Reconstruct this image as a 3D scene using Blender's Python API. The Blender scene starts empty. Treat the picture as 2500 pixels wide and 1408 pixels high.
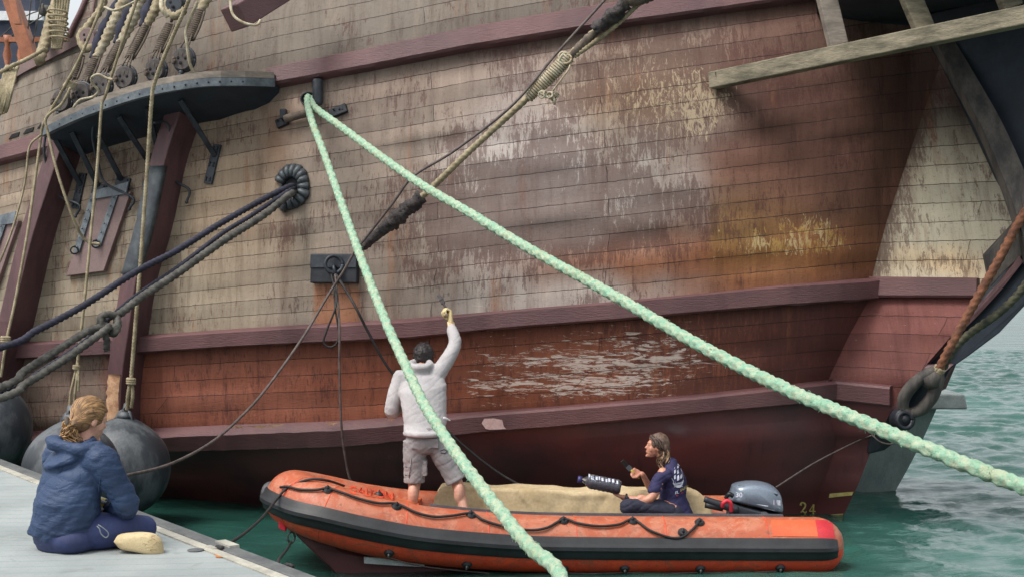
import bpy, bmesh, math, random
import numpy as np
from mathutils import Vector, Matrix, noise
from mathutils.bvhtree import BVHTree
random.seed(7); np.random.seed(7)
S = bpy.context.scene
COL = S.collection
# ---------------------------------------------------------------- camera, sky, sun, exposure
F = 3400.0; HZ = 650.0; CZ = 2.6; QZ = 1.06
cd = bpy.data.cameras.new('camera'); cam = bpy.data.objects.new('camera', cd); COL.objects.link(cam)
cam.location = (0, 0, CZ); cam.rotation_euler = (math.pi/2, 0, 0)
cd.sensor_width = 36; cd.lens = 36*F/2500; cd.shift_y = -(704-HZ)/2500; cd.clip_end = 3000; cd.clip_start = 0.05
S.camera = cam
SUN_EL, SUN_AZ = math.radians(58), math.radians(236)     # azimuth clockwise from +Y : behind the viewer, to the left
w = bpy.data.worlds.new('World'); S.world = w; w.use_nodes = True
nt = w.node_tree; bg = nt.nodes['Background']
sky = nt.nodes.new('ShaderNodeTexSky'); sky.sky_type = 'NISHITA'; sky.sun_disc = False
sky.sun_elevation = SUN_EL; sky.sun_rotation = SUN_AZ; sky.air_density = 1.0; sky.dust_density = 7.0; sky.ozone_density = 1.0
hsv = nt.nodes.new('ShaderNodeHueSaturation'); hsv.inputs['Saturation'].default_value = 0.4
ov = nt.nodes.new('ShaderNodeMix'); ov.data_type = 'RGBA'; ov.inputs[0].default_value = .6; ov.inputs[7].default_value = (3.3, 3.5, 3.6, 1)   # overcast veil over the clear sky
nt.links.new(sky.outputs[0], hsv.inputs['Color']); nt.links.new(hsv.outputs[0], ov.inputs[6]); nt.links.new(ov.outputs[2], bg.inputs[0]); bg.inputs[1].default_value = 0.15
sd = bpy.data.lights.new('sun', 'SUN'); sd.energy = 1.5; sd.angle = math.radians(24); sd.color = (1, .96, .9)
sun = bpy.data.objects.new('sun', sd); COL.objects.link(sun)
sdir = Vector((math.sin(SUN_AZ)*math.cos(SUN_EL), math.cos(SUN_AZ)*math.cos(SUN_EL), math.sin(SUN_EL)))
sun.rotation_euler = sdir.to_track_quat('Z', 'Y').to_euler(); sun.location = (-8, -8, 12)
S.view_settings.view_transform = 'Standard'; S.view_settings.look = 'None'; S.view_settings.gamma = 1
S.view_settings.exposure = 0.92
# ---------------------------------------------------------------- helpers
def W(px, py, D): return Vector(((px-1250)/F*D, D, CZ-(py-HZ)/F*D))
def lin(c): return tuple(((x/255)/12.92 if x/255 <= .04045 else ((x/255+.055)/1.055)**2.4) for x in c)
def interp(tab, x):
    xs = [t[0] for t in tab]; ys = [t[1] for t in tab]; return float(np.interp(x, xs, ys))
class Herm:
    def __init__(s, tab):
        s.x = [t[0] for t in tab]; s.y = [t[1] for t in tab]; n = len(tab); s.m = []
        for i in range(n):
            a = max(0, i-1); b = min(n-1, i+1); s.m.append((s.y[b]-s.y[a])/(s.x[b]-s.x[a]))
    def __call__(s, x):
        if x <= s.x[0]: return s.y[0]+s.m[0]*(x-s.x[0])
        if x >= s.x[-1]: return s.y[-1]+s.m[-1]*(x-s.x[-1])
        i = max(k for k in range(len(s.x)) if s.x[k] <= x); h = s.x[i+1]-s.x[i]; t = (x-s.x[i])/h
        return ((2*t**3-3*t*t+1)*s.y[i]+(t**3-2*t*t+t)*h*s.m[i]+(-2*t**3+3*t*t)*s.y[i+1]+(t**3-t*t)*h*s.m[i+1])
def sst(a, b, x):
    if b < a: return 1-sst(b, a, x)
    t = min(1, max(0, (x-a)/(b-a))); return t*t*(3-2*t)
def cr(pts, n=12):
    """catmull-rom through points"""
    P = [Vector(p) for p in pts]; P = [P[0]*2-P[1]]+P+[P[-1]*2-P[-2]]; out = []
    for i in range(1, len(P)-2):
        a, b, c, d = P[i-1:i+3]
        for k in range(n):
            t = k/n; out.append(.5*((2*b)+(c-a)*t+(2*a-5*b+4*c-d)*t*t+(3*b-a-3*c+d)*t**3))
    out.append(P[-2]); return out
def resample(pts, step):
    P = np.array([tuple(p) for p in pts]); d = np.linalg.norm(np.diff(P, axis=0), axis=1); s = np.concatenate([[0], np.cumsum(d)])
    n = max(2, int(s[-1]/step)+1); q = np.linspace(0, s[-1], n)
    return np.stack([np.interp(q, s, P[:, k]) for k in range(3)], 1), q
def frames(P):
    T = np.gradient(P, axis=0); T /= np.linalg.norm(T, axis=1)[:, None]+1e-9
    N = np.zeros_like(P); a = np.array([0, 0, 1.]) if abs(T[0][2]) < .9 else np.array([0, 1., 0])
    n = np.cross(T[0], a); n /= np.linalg.norm(n); N[0] = n
    for i in range(1, len(P)):
        n = N[i-1]-T[i]*np.dot(N[i-1], T[i]); N[i] = n/(np.linalg.norm(n)+1e-9)
    return T, N, np.cross(T, N)
class MB:
    def __init__(s): s.v = []; s.f = []; s.mi = []
    def add(s, vs, fs, mi=0):
        o = len(s.v); s.v += [tuple(v) for v in vs]; s.f += [tuple(i+o for i in f) for f in fs]; s.mi += [mi]*len(fs); return s
    def tube(s, pts, r, n=10, mi=0, rf=None):
        P = np.array([tuple(p) for p in pts], float)
        if len(P) < 2: return s
        T, N, B = frames(P); rr = np.full(len(P), r, float) if np.isscalar(r) else np.interp(np.linspace(0, 1, len(P)), np.linspace(0, 1, len(r)), r)
        th = np.linspace(0, 2*np.pi, n, endpoint=False); vs = []
        L = np.concatenate([[0], np.cumsum(np.linalg.norm(np.diff(P, axis=0), axis=1))])
        for i in range(len(P)):
            R = rr[i]*np.ones(n) if rf is None else rr[i]*rf(th, L[i])
            vs += list(P[i]+np.outer(np.cos(th)*R, N[i])+np.outer(np.sin(th)*R, B[i]))
        fs = [(i*n+k, i*n+(k+1) % n, (i+1)*n+(k+1) % n, (i+1)*n+k) for i in range(len(P)-1) for k in range(n)]
        fs += [tuple(range(n))[::-1], tuple((len(P)-1)*n+k for k in range(n))]
        return s.add(vs, fs, mi)
    def box(s, c, x, y, z, mi=0, taper=1):
        """centre + three half-axis vectors"""
        c, x, y, z = Vector(c), Vector(x), Vector(y), Vector(z); vs = []
        for k in (-1, 1):
            t = 1 if k < 0 else taper
            for a, b in ((-1, -1), (1, -1), (1, 1), (-1, 1)): vs.append(c+x*a*t+y*b*t+z*k)
        return s.add(vs, [(3, 2, 1, 0), (4, 5, 6, 7), (0, 1, 5, 4), (1, 2, 6, 5), (2, 3, 7, 6), (3, 0, 4, 7)], mi)
    def sph(s, c, r, n=12, m=8, rot=None, mi=0):
        r = (r, r, r) if np.isscalar(r) else r; vs = []; c = Vector(c)
        for i in range(1, m):
            a = math.pi*i/m
            for k in range(n):
                b = 2*math.pi*k/n; v = Vector((r[0]*math.sin(a)*math.cos(b), r[1]*math.sin(a)*math.sin(b), r[2]*math.cos(a)))
                vs.append(c+(rot @ v if rot else v))
        top = Vector((0, 0, r[2])); vs += [c+(rot @ top if rot else top), c-(rot @ top if rot else top)]
        fs = [(i*n+k, (i+1)*n+k, (i+1)*n+(k+1) % n, i*n+(k+1) % n) for i in range(m-2) for k in range(n)]
        t = len(vs)-2; fs += [(t, k, (k+1) % n) for k in range(n)]+[(t+1, (m-2)*n+(k+1) % n, (m-2)*n+k) for k in range(n)]
        return s.add(vs, fs, mi)
    def caps(s, p0, p1, r0, r1, n=12, mi=0):
        p0, p1 = Vector(p0), Vector(p1); d = (p1-p0).normalized(); pts = []; rs = []
        for a in (80, 55, 25): pts.append(p0-d*r0*math.sin(math.radians(a))); rs.append(r0*math.cos(math.radians(a)))
        for t in (0, .33, .66, 1): pts.append(p0.lerp(p1, t)); rs.append(r0+(r1-r0)*t)
        for a in (25, 55, 80): pts.append(p1+d*r1*math.sin(math.radians(a))); rs.append(r1*math.cos(math.radians(a)))
        q = d.to_track_quat('Z', 'Y').to_matrix(); vs = []
        for p, r in zip(pts, rs):
            for k in range(n): vs.append(p+q @ Vector((r*math.cos(2*math.pi*k/n), r*math.sin(2*math.pi*k/n), 0)))
        m = len(pts); fs = [(i*n+k, i*n+(k+1) % n, (i+1)*n+(k+1) % n, (i+1)*n+k) for i in range(m-1) for k in range(n)]
        fs += [tuple(range(n))[::-1], tuple((m-1)*n+k for k in range(n))]
        return s.add(vs, fs, mi)
    def loft(s, secs, n=20, mi=0, caprnd=.5):
        """secs: (centre, side unit, fwd unit, a, b) ellipses; rounded caps"""
        secs = [(Vector(c), Vector(sd).normalized(), Vector(fw).normalized(), a, b) for c, sd, fw, a, b in secs]
        def cap(S0, S1):
            d = (S0[0]-S1[0]).normalized(); h = min(S0[3], S0[4])*caprnd
            return [(S0[0]+d*h*math.sin(t), S0[1], S0[2], S0[3]*math.cos(t), S0[4]*math.cos(t)) for t in (math.radians(80), math.radians(55), math.radians(28))]
        al = cap(secs[0], secs[1])+secs+cap(secs[-1], secs[-2])[::-1]; vs = []
        for c, sd, fw, a, b in al:
            for k in range(n):
                t = 2*math.pi*k/n; vs.append(c+sd*a*math.cos(t)+fw*b*math.sin(t))
        m = len(al); fs = [(i*n+k, i*n+(k+1) % n, (i+1)*n+(k+1) % n, (i+1)*n+k) for i in range(m-1) for k in range(n)]
        fs += [tuple(range(n))[::-1], tuple((m-1)*n+k for k in range(n))]
        return s.add(vs, fs, mi)
    def disc(s, c, nrm, r, h, n=18, mi=0, r2=None):
        c = Vector(c); nrm = Vector(nrm).normalized(); r2 = r if r2 is None else r2
        return s.tube([c-nrm*h*.5, c-nrm*h*.3, c+nrm*h*.3, c+nrm*h*.5], [r*.93, r, r2, r2*.9], n, mi)
    def torus(s, c, nrm, R, r, n=24, m=8, mi=0, arc=(0, 360), sx=1):
        q = Vector(nrm).normalized().to_track_quat('Z', 'Y').to_matrix(); c = Vector(c)
        A = [math.radians(arc[0]+(arc[1]-arc[0])*k/n) for k in range(n+1)]
        pts = [c+q @ Vector((R*math.cos(a)*sx, R*math.sin(a), 0)) for a in A]
        return s.tube(pts, r, m, mi)
    def build(s, name, mat, parent=None, smooth=True, label=None, cat=None, group=None, kind=None, bevel=0, autos=None, origin=None):
        me = bpy.data.meshes.new(name)
        V = np.array(s.v, float)
        loc = Vector((0, 0, 0))
        if parent is not None: off = parent.matrix_world.translation
        else:
            off = Vector(origin) if origin is not None else Vector(((V[:, 0].min()+V[:, 0].max())/2, (V[:, 1].min()+V[:, 1].max())/2, V[:, 2].min())); loc = off
        V = V-np.array(off); me.from_pydata(V.tolist(), [], s.f); me.update()
        mats = mat if isinstance(mat, (list, tuple)) else [mat]
        for m_ in mats: me.materials.append(m_)
        if len(mats) > 1: me.polygons.foreach_set('material_index', s.mi)
        if smooth: me.polygons.foreach_set('use_smooth', [True]*len(me.polygons))
        o = bpy.data.objects.new(name, me); COL.objects.link(o); o.location = loc
        if parent is not None: setpar(o, parent)
        if bevel:
            b = o.modifiers.new('bevel', 'BEVEL'); b.width = bevel; b.segments = 2; b.limit_method = 'ANGLE'; b.angle_limit = math.radians(40)
        if smooth and autos:
            try: me.set_sharp_from_angle(angle=math.radians(autos))
            except Exception: pass
        tag(o, label, cat, group, kind); bpy.context.view_layer.update(); return o
def setpar(o, p): o.parent = p
def tag(o, label=None, cat=None, group=None, kind=None):
    if label: o['label'] = label
    if cat: o['category'] = cat
    if group: o['group'] = group
    if kind: o['kind'] = kind
    return o
def thing(name, loc, label, cat, group=None):
    o = bpy.data.objects.new(name, None); o.empty_display_size = .2; COL.objects.link(o); o.location = loc
    tag(o, label, cat, group); bpy.context.view_layer.update(); return o
def reloc(o, parent):
    """world-space mesh object o -> child of parent"""
    o.parent = parent; o.matrix_parent_inverse = parent.matrix_world.inverted(); return o
def bvh_of(o):
    dg = bpy.context.evaluated_depsgraph_get(); e = o.evaluated_get(dg); me = e.to_mesh(); M = o.matrix_world
    t = BVHTree.FromPolygons([M @ v.co for v in me.vertices], [tuple(p.vertices) for p in me.polygons]); e.to_mesh_clear(); return t
CAM = Vector((0, 0, CZ))
def ray(px, py, tree, off=0.0):
    d = (W(px, py, 1)-CAM).normalized(); h = tree.ray_cast(CAM, d)
    if h[0] is None: return None
    n = h[1]
    if n.dot(d) > 0: n = -n
    return h[0]+n*off, n
# ---------------------------------------------------------------- node materials
def mk(name):
    m = bpy.data.materials.new(name); m.use_nodes = True; t = m.node_tree; return m, t, t.nodes['Principled BSDF']
def N(t, typ, **kw):
    n = t.nodes.new(typ)
    for k, v in kw.items():
        if k in n.inputs: n.inputs[k].default_value = v
        else: setattr(n, k, v)
    return n
def coords(t, scale=(1, 1, 1), src='Object', rot=(0, 0, 0)):
    tc = t.nodes.new('ShaderNodeTexCoord'); mp = t.nodes.new('ShaderNodeMapping'); mp.inputs['Scale'].default_value = scale; mp.inputs['Rotation'].default_value = rot; mp.inputs['Location'].default_value = (3.31, .47, 7.13)
    t.links.new(tc.outputs[src], mp.inputs[0]); return mp.outputs[0]
def nz(t, vec, scale, detail=4, rough=.55, dist=0):
    n = t.nodes.new('ShaderNodeTexNoise'); n.inputs['Scale'].default_value = scale; n.inputs['Detail'].default_value = detail
    n.inputs['Roughness'].default_value = rough; n.inputs['Distortion'].default_value = dist; t.links.new(vec, n.inputs['Vector']); return n.outputs['Fac']
def rmp(t, v, a, b, lo=0., hi=1.):
    n = t.nodes.new('ShaderNodeMapRange'); n.inputs['From Min'].default_value = a; n.inputs['From Max'].default_value = b
    n.inputs['To Min'].default_value = lo; n.inputs['To Max'].default_value = hi; n.interpolation_type = 'SMOOTHSTEP'; t.links.new(v, n.inputs['Value']); return n.outputs[0]
def mix(t, fac, a, b, blend='MIX'):
    n = t.nodes.new('ShaderNodeMix'); n.data_type = 'RGBA'; n.blend_type = blend
    for s, v in ((n.inputs[0], fac), (n.inputs[6], a), (n.inputs[7], b)):
        if hasattr(v, 'is_linked') or isinstance(v, bpy.types.NodeSocket): t.links.new(v, s)
        elif np.isscalar(v): s.default_value = v
        else: s.default_value = (*v[:3], 1)
    return n.outputs[2]
def mth(t, op, a, b=0.):
    n = t.nodes.new('ShaderNodeMath'); n.operation = op
    for s, v in ((n.inputs[0], a), (n.inputs[1], b)):
        if isinstance(v, bpy.types.NodeSocket): t.links.new(v, s)
        else: s.default_value = v
    return n.outputs[0]
def bump(t, p, h, strength=.3, dist=.01):
    b = t.nodes.new('ShaderNodeBump'); b.inputs['Strength'].default_value = strength; b.inputs['Distance'].default_value = dist
    t.links.new(h, b.inputs['Height']); t.links.new(b.outputs[0], p.inputs['Normal'])
def simple(name, col, col2=None, scale=6, rough=.7, metal=0, bmp=.2, bscale=60, stretch=(1, 1, 1), lo=.35, hi=.7, dist=.004, spec=None, coat=0):
    """two-tone noise material, colours given as sRGB 0-255"""
    m, t, p = mk(name); v = coords(t, stretch); a = lin(col); b = lin(col2) if col2 else tuple(x*.6 for x in a)
    f = rmp(t, nz(t, v, scale, 6, .6), lo, hi); c = mix(t, f, a, b); fine = nz(t, v, bscale, 4)
    c = mix(t, rmp(t, fine, .3, .75, 0, .35), c, tuple(x*.55 for x in b))
    t.links.new(c, p.inputs['Base Color']); p.inputs['Roughness'].default_value = rough; p.inputs['Metallic'].default_value = metal
    if spec is not None: p.inputs['Specular IOR Level'].default_value = spec
    if coat: p.inputs['Coat Weight'].default_value = coat
    bump(t, p, fine, bmp, dist); return m
# ---------------------------------------------------------------- materials
M = {}
M['wale'] = simple('maroon_paint', (112, 74, 78), (92, 58, 62), 3, .62, bmp=.5, bscale=25, stretch=(1, 1, 4), dist=.006)
def wale_mat():
    m, t, p = mk('wale_paint'); v = coords(t); st = coords(t, (1, 1, 6))
    c = mix(t, rmp(t, nz(t, v, 1.3, 6), .35, .68), lin((100, 67, 68)), lin((82, 54, 57)))
    c = mix(t, rmp(t, nz(t, st, 9, 6), .5, .8, 0, .5), c, lin((84, 52, 54)))
    chip = rmp(t, nz(t, coords(t, (1, 1, 2.2)), 7, 8, .7, .6), .69, .71)
    c = mix(t, chip, c, lin((176, 140, 130)))
    t.links.new(c, p.inputs['Base Color']); p.inputs['Roughness'].default_value = .55
    bump(t, p, nz(t, st, 14, 8, .7), .7, .012); return m
M['wale'] = wale_mat()
M['rider'] = simple('rider_paint', (96, 66, 68), (76, 50, 54), 2.5, .55, bmp=.4, bscale=30, stretch=(3, 3, .7), dist=.005)
M['iron'] = simple('painted_iron', (58, 64, 72), (34, 37, 43), 9, .5, .25, bmp=.3, bscale=50)
M['iron_dark'] = simple('dark_iron', (38, 42, 50), (22, 24, 30), 9, .5, .2, bmp=.3, bscale=50)
M['strap'] = simple('grey_strap', (112, 120, 126), (74, 82, 90), 7, .55, .1, bmp=.4, bscale=40)
M['plank_grey'] = simple('weathered_board', (150, 138, 126), (112, 104, 96), 6, .8, bmp=.5, bscale=40, stretch=(.5, .5, 2))
M['port'] = simple('port_lid_paint', (128, 106, 104), (112, 92, 90), 4, .65, bmp=.3)
M['black_under'] = simple('dark_navy_paint', (38, 48, 60), (24, 32, 42), 3, .7, bmp=.3, bscale=20)
M['lead'] = simple('lead_sheet', (84, 90, 94), (62, 66, 72), 5, .5, .3, bmp=.4, bscale=20)
M['oldwood'] = simple('old_grey_timber', (142, 132, 112), (84, 80, 66), 5, .85, bmp=.7, bscale=35, stretch=(.6, .6, 2.5), dist=.008)
M['darkwood'] = simple('dark_weathered_timber', (90, 84, 78), (52, 50, 50), 4, .8, bmp=.7, bscale=30, stretch=(2, 2, .5), dist=.008)
M['deadeye'] = simple('black_elm_wood', (86, 80, 78), (58, 54, 54), 6, .65, bmp=.4)
M['barewood'] = simple('bare_wood', (196, 158, 124), (156, 112, 84), 12, .8, bmp=.5)
M['black_rubber'] = simple('black_rubber', (40, 42, 46), (24, 25, 28), 5, .55, bmp=.2)
M['hole'] = simple('hole_dark', (12, 13, 16), (6, 6, 8), 5, .9)
M['rope_beige'] = simple('beige_rope', (164, 152, 124), (122, 110, 86), 14, .85, bmp=.6, bscale=120)
M['rope_white'] = simple('white_rope', (182, 174, 152), (140, 124, 96), 12, .85, bmp=.6, bscale=120)
M['rope_brown'] = simple('tarred_rope', (104, 92, 80), (70, 60, 54), 12, .85, bmp=.6, bscale=120)
M['rope_grey'] = simple('grey_rope', (92, 90, 84), (58, 56, 54), 14, .85, bmp=.6, bscale=100)
M['rope_navy'] = simple('navy_rope', (42, 42, 60), (28, 28, 40), 14, .8, bmp=.6, bscale=120)
M['rope_black'] = simple('black_line', (38, 36, 36), (22, 20, 22), 14, .7, bmp=.3)
M['rope_tan'] = simple('tan_line', (96, 84, 80), (62, 54, 52), 14, .7, bmp=.3)
M['rope_rust'] = simple('rusty_rope', (142, 92, 66), (88, 58, 46), 10, .85, bmp=.6, bscale=90)
M['rope_olive'] = simple('olive_rope', (88, 86, 66), (50, 52, 44), 10, .85, bmp=.6, bscale=90)
M['tar'] = simple('tarred_serving', (66, 58, 56), (34, 30, 32), 18, .75, bmp=1, bscale=60, dist=.01)
M['navycloth'] = simple('navy_cloth', (40, 42, 62), (26, 28, 42), 8, .85, bmp=.4)
M['fender'] = simple('grey_fender_rubber', (88, 92, 96), (50, 56, 62), 4.5, .55, bmp=.4, bscale=45, stretch=(1, 1, .5), lo=.42, hi=.58)
M['skin'] = simple('skin', (198, 142, 118), (182, 122, 100), 10, .5, bmp=.05)
M['skin2'] = simple('skin_pale', (206, 156, 134), (190, 138, 118), 10, .5, bmp=.05)
M['hoodie'] = simple('pale_grey_fleece', (184, 180, 180), (168, 164, 166), 5, .9, bmp=.3, bscale=150)
M['shorts'] = simple('taupe_cotton', (150, 146, 146), (132, 128, 130), 5, .9, bmp=.3, bscale=150)
M['hair_dark'] = simple('dark_hair', (44, 36, 36), (26, 20, 22), 30, .6, bmp=.6, stretch=(3, 3, .6))
M['hair_brown'] = simple('brown_hair', (112, 88, 74), (72, 54, 46), 26, .55, bmp=.6, stretch=(3, 3, .8))
M['hair_tip'] = simple('light_hair_ends', (178, 146, 108), (130, 100, 76), 26, .55, bmp=.6)
M['hair_blond'] = simple('dark_blond_hair', (140, 106, 72), (98, 72, 50), 22, .5, bmp=.6)
M['hair_gold'] = simple('golden_hair', (186, 144, 92), (150, 112, 70), 26, .5, bmp=.5)
def jacket_mat():
    m, t, p = mk('navy_shell_fabric'); v = coords(t); d_ = coords(t, (1.6, 1.6, 6), rot=(0, math.radians(32), math.radians(20)))
    c = mix(t, rmp(t, nz(t, v, 3, 4), .35, .7), lin((44, 62, 92)), lin((34, 50, 78))); t.links.new(c, p.inputs['Base Color']); p.inputs['Roughness'].default_value = .62; p.inputs['Specular IOR Level'].default_value = .35
    a = nz(t, d_, 2.2, 3, .5, .6); r_ = mth(t, 'ABSOLUTE', mth(t, 'SUBTRACT', a, .5)); b_ = nz(t, coords(t, (6, 6, 10), rot=(0, math.radians(-35), 0)), 2.5, 3, .5, .8); r2 = mth(t, 'ABSOLUTE', mth(t, 'SUBTRACT', b_, .5))
    h = mth(t, 'ADD', rmp(t, r_, 0, .09), mth(t, 'MULTIPLY', rmp(t, r2, 0, .07), .6)); bump(t, p, h, .28, .008); return m
M['jacket'] = jacket_mat()
M['leggings'] = simple('navy_leggings', (42, 54, 98), (34, 44, 80), 4, .75, bmp=.15)
M['tshirt'] = simple('navy_tshirt', (46, 44, 84), (36, 34, 68), 4, .85, bmp=.2, bscale=100)
M['trousers'] = simple('dark_trousers', (42, 44, 62), (34, 34, 50), 5, .85, bmp=.2)
M['print_white'] = simple('white_print', (214, 216, 226), (176, 180, 200), 30, .8)
M['print_red'] = simple('red_print', (196, 46, 66), (170, 40, 60), 30, .8)
M['print_yellow'] = simple('yellow_print', (212, 196, 130), (190, 170, 110), 30, .8)
M['glove'] = simple('latex_glove', (214, 194, 146), (196, 174, 124), 12, .55)
M['glove_y'] = simple('yellow_glove', (206, 182, 70), (170, 146, 50), 12, .6)
M['shoe'] = simple('cream_shoe', (198, 180, 142), (182, 162, 124), 14, .85, bmp=.4, bscale=140, dist=.002)
M['tarp'] = simple('tan_canvas', (196, 176, 140), (176, 154, 116), 3, .85, bmp=.12, bscale=40, dist=.004)
M['seatgrey'] = simple('grey_vinyl', (92, 90, 94), (70, 70, 76), 6, .6)
M['cowl'] = simple('grey_cowl', (128, 140, 154), (108, 120, 136), 3, .32, .2, bmp=.03, coat=.4)
M['cowl_dark'] = simple('dark_grey_plastic', (48, 52, 60), (34, 38, 44), 5, .5, bmp=.1)
M['red'] = simple('red_plastic', (214, 46, 66), (190, 36, 52), 8, .5)
M['white'] = simple('white_plastic', (228, 230, 232), (208, 212, 214), 8, .5)
M['yellow_mark'] = simple('pale_yellow_paint', (226, 208, 140), (204, 180, 104), 12, .6)
M['orange_spar'] = simple('orange_varnished_spar', (176, 112, 80), (140, 86, 62), 4, .55, bmp=.3)
M['steel'] = simple('galvanised_steel', (120, 120, 118), (86, 84, 82), 10, .45, .6)
def tube_mat(name, a, b, c_, seed):
    m, t, p = mk(name); v = coords(t)
    f = rmp(t, nz(t, v, 3.2, 8, .75, 1.6), .42, .56); c = mix(t, f, lin(a), lin(b))
    f2 = rmp(t, nz(t, coords(t, (1.3, 1, 2)), 9+seed, 8, .75, .8), .55, .68, 0, .7); c = mix(t, f2, c, lin(c_)); c = mix(t, rmp(t, nz(t, coords(t, (1, 1, 2.5)), 4.5, 9, .75, 1.2), .52, .62, 0, .6), c, lin((132, 84, 66)))
    f3 = rmp(t, nz(t, v, 26, 6, .7, .4), .56, .68, 0, .75); c = mix(t, f3, c, lin((112, 74, 62)))
    f4 = rmp(t, nz(t, coords(t, (6, 6, .8)), 5, 6, .7, .5), .6, .72, 0, .35); c = mix(t, f4, c, lin((206, 128, 100)))
    t.links.new(c, p.inputs['Base Color']); p.inputs['Roughness'].default_value = .55; bump(t, p, nz(t, v, 40, 6), .25, .004); return m
M['tube_top'] = tube_mat('faded_orange_rubber', (176, 108, 82), (170, 84, 54), (188, 140, 116), 0)
M['tube_low'] = tube_mat('red_orange_rubber', (222, 80, 46), (206, 70, 42), (176, 66, 50), 3)
M['tube_bow'] = tube_mat('bright_orange_rubber', (198, 102, 58), (188, 88, 48), (200, 132, 98), 1)
M['patch'] = simple('orange_patch', (214, 98, 58), (202, 86, 48), 6, .6)
M['patch_red'] = simple('red_patch', (196, 44, 54), (180, 38, 48), 6, .6)
M['ribhull'] = simple('maroon_glassfibre', (104, 50, 52), (84, 42, 44), 3, .45, bmp=.1)
M['greyhull'] = simple('grey_green_hull', (128, 140, 136), (98, 112, 110), 3, .5, bmp=.2, stretch=(1, 1, .4))
def green_mat():
    m, t, p = mk('green_braid'); v = coords(t)
    c = mix(t, rmp(t, nz(t, v, 24, 5, .7), .42, .6), lin((138, 178, 152)), lin((174, 186, 160)))
    c = mix(t, rmp(t, nz(t, v, 55, 4, .6), .56, .68, 0, .65), c, lin((84, 152, 120)))
    c = mix(t, rmp(t, nz(t, v, 3, 5, .6), .5, .72, 0, .5), c, lin((146, 156, 120)))
    c = mix(t, rmp(t, nz(t, v, 95, 3, .6), .62, .74, 0, .7), c, lin((72, 92, 70)))
    t.links.new(c, p.inputs['Base Color']); p.inputs['Roughness'].default_value = .85; bump(t, p, nz(t, v, 130, 5, .7), .9, .012); return m
M['green'] = green_mat()
def hull_mat(name, low=False):
    m, t, p = mk(name)
    at = t.nodes.new('ShaderNodeAttribute'); at.attribute_name = 'Col'
    ap = t.nodes.new('ShaderNodeAttribute'); ap.attribute_name = 'peel'
    asn = t.nodes.new('ShaderNodeAttribute'); asn.attribute_name = 'streak'
    uv = t.nodes.new('ShaderNodeUVMap'); uv.uv_map = 'UVMap'
    # slightly wandering seams
    wob = nz(t, coords(t, (1, 0, 1)), 9, 5); wv = t.nodes.new('ShaderNodeCombineXYZ')
    t.links.new(rmp(t, nz(t, coords(t, (1, 0, .3)), 16, 5), .2, .8, -.024, .024), wv.inputs[1]); t.links.new(rmp(t, wob, .2, .8, -.05, .05), wv.inputs[0])
    av = t.nodes.new('ShaderNodeVectorMath'); t.links.new(uv.outputs[0], av.inputs[0]); t.links.new(wv.outputs[0], av.inputs[1])
    br = t.nodes.new('ShaderNodeTexBrick'); br.offset = .37; br.offset_frequency = 2; br.squash = 1
    for k, v_ in (('Scale', 1), ('Mortar Size', .022), ('Mortar Smooth', .4), ('Bias', 0), ('Brick Width', 27.7), ('Row Height', 1)): br.inputs[k].default_value = v_
    br.inputs['Color1'].default_value = (.72, .71, .70, 1); br.inputs['Color2'].default_value = (1.2, 1.17, 1.14, 1); br.inputs['Mortar'].default_value = (.95, .95, .95, 1)
    t.links.new(av.outputs[0], br.inputs['Vector'])
    br2 = t.nodes.new('ShaderNodeTexBrick'); br2.offset = .41; br2.offset_frequency = 5
    for k, v_ in (('Scale', 1), ('Mortar Size', .02), ('Mortar Smooth', .6), ('Bias', 0), ('Brick Width', 7.3), ('Row Height', 1)): br2.inputs[k].default_value = v_
    br2.inputs['Color1'].default_value = (.93, .93, .93, 1); br2.inputs['Color2'].default_value = (1.05, 1.05, 1.04, 1); br2.inputs['Mortar'].default_value = (.99, .99, .99, 1)
    t.links.new(av.outputs[0], br2.inputs['Vector'])
    c = mix(t, .85, at.outputs['Color'], br.outputs['Color'], 'MULTIPLY')
    c = mix(t, rmp(t, nz(t, coords(t, (.8, 0, .8)), 2, 3), .3, .7, .0, .8), c, br2.outputs['Color'], 'MULTIPLY')
    s1 = nz(t, coords(t, (5.3, 0, .75)), 1, 9, .78, .5); s2 = nz(t, coords(t, (30, 0, 5.5)), 1, 9, .82, .5); s3 = nz(t, coords(t, (3.2, 0, 1.4)), 1, 7, .65); s4 = nz(t, coords(t, (19, 0, 1.3)), 1, 8, .8, .6)
    c = mix(t, rmp(t, s1, .47, .66, 0, .6), c, mix(t, 1, c, (.48, .40, .37), 'MULTIPLY'))
    c = mix(t, rmp(t, s1, .46, .3, 0, .55), c, mix(t, 1, c, (1.5, 1.44, 1.34), 'MULTIPLY'))
    c = mix(t, rmp(t, s4, .52, .68, 0, .4), c, mix(t, 1, c, (.55, .48, .44), 'MULTIPLY'))
    c = mix(t, rmp(t, s3, .5, .7, 0, .45), c, mix(t, 1, c, (.74, .66, .62), 'MULTIPLY'))
    # remains of dark maroon paint where the streak attribute says so
    big = nz(t, coords(t, (1.5, 0, 2.4)), 1.2, 6, .7); fd = mth(t, 'ADD', mth(t, 'MULTIPLY', s2, .85), mth(t, 'MULTIPLY', big, .4)); fd = mth(t, 'ADD', fd, mth(t, 'MULTIPLY', mth(t, 'SUBTRACT', asn.outputs['Fac'], .5), .42))
    c = mix(t, rmp(t, fd, .625, .665, 0, .85), c, mix(t, .72, c, lin((74, 44, 40))))
    pz = nz(t, coords(t, (3.4, 0, 22) if low else (13, 0, 4)), 1.5, 10, .78, 1.0 if low else 1.6)
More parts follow.
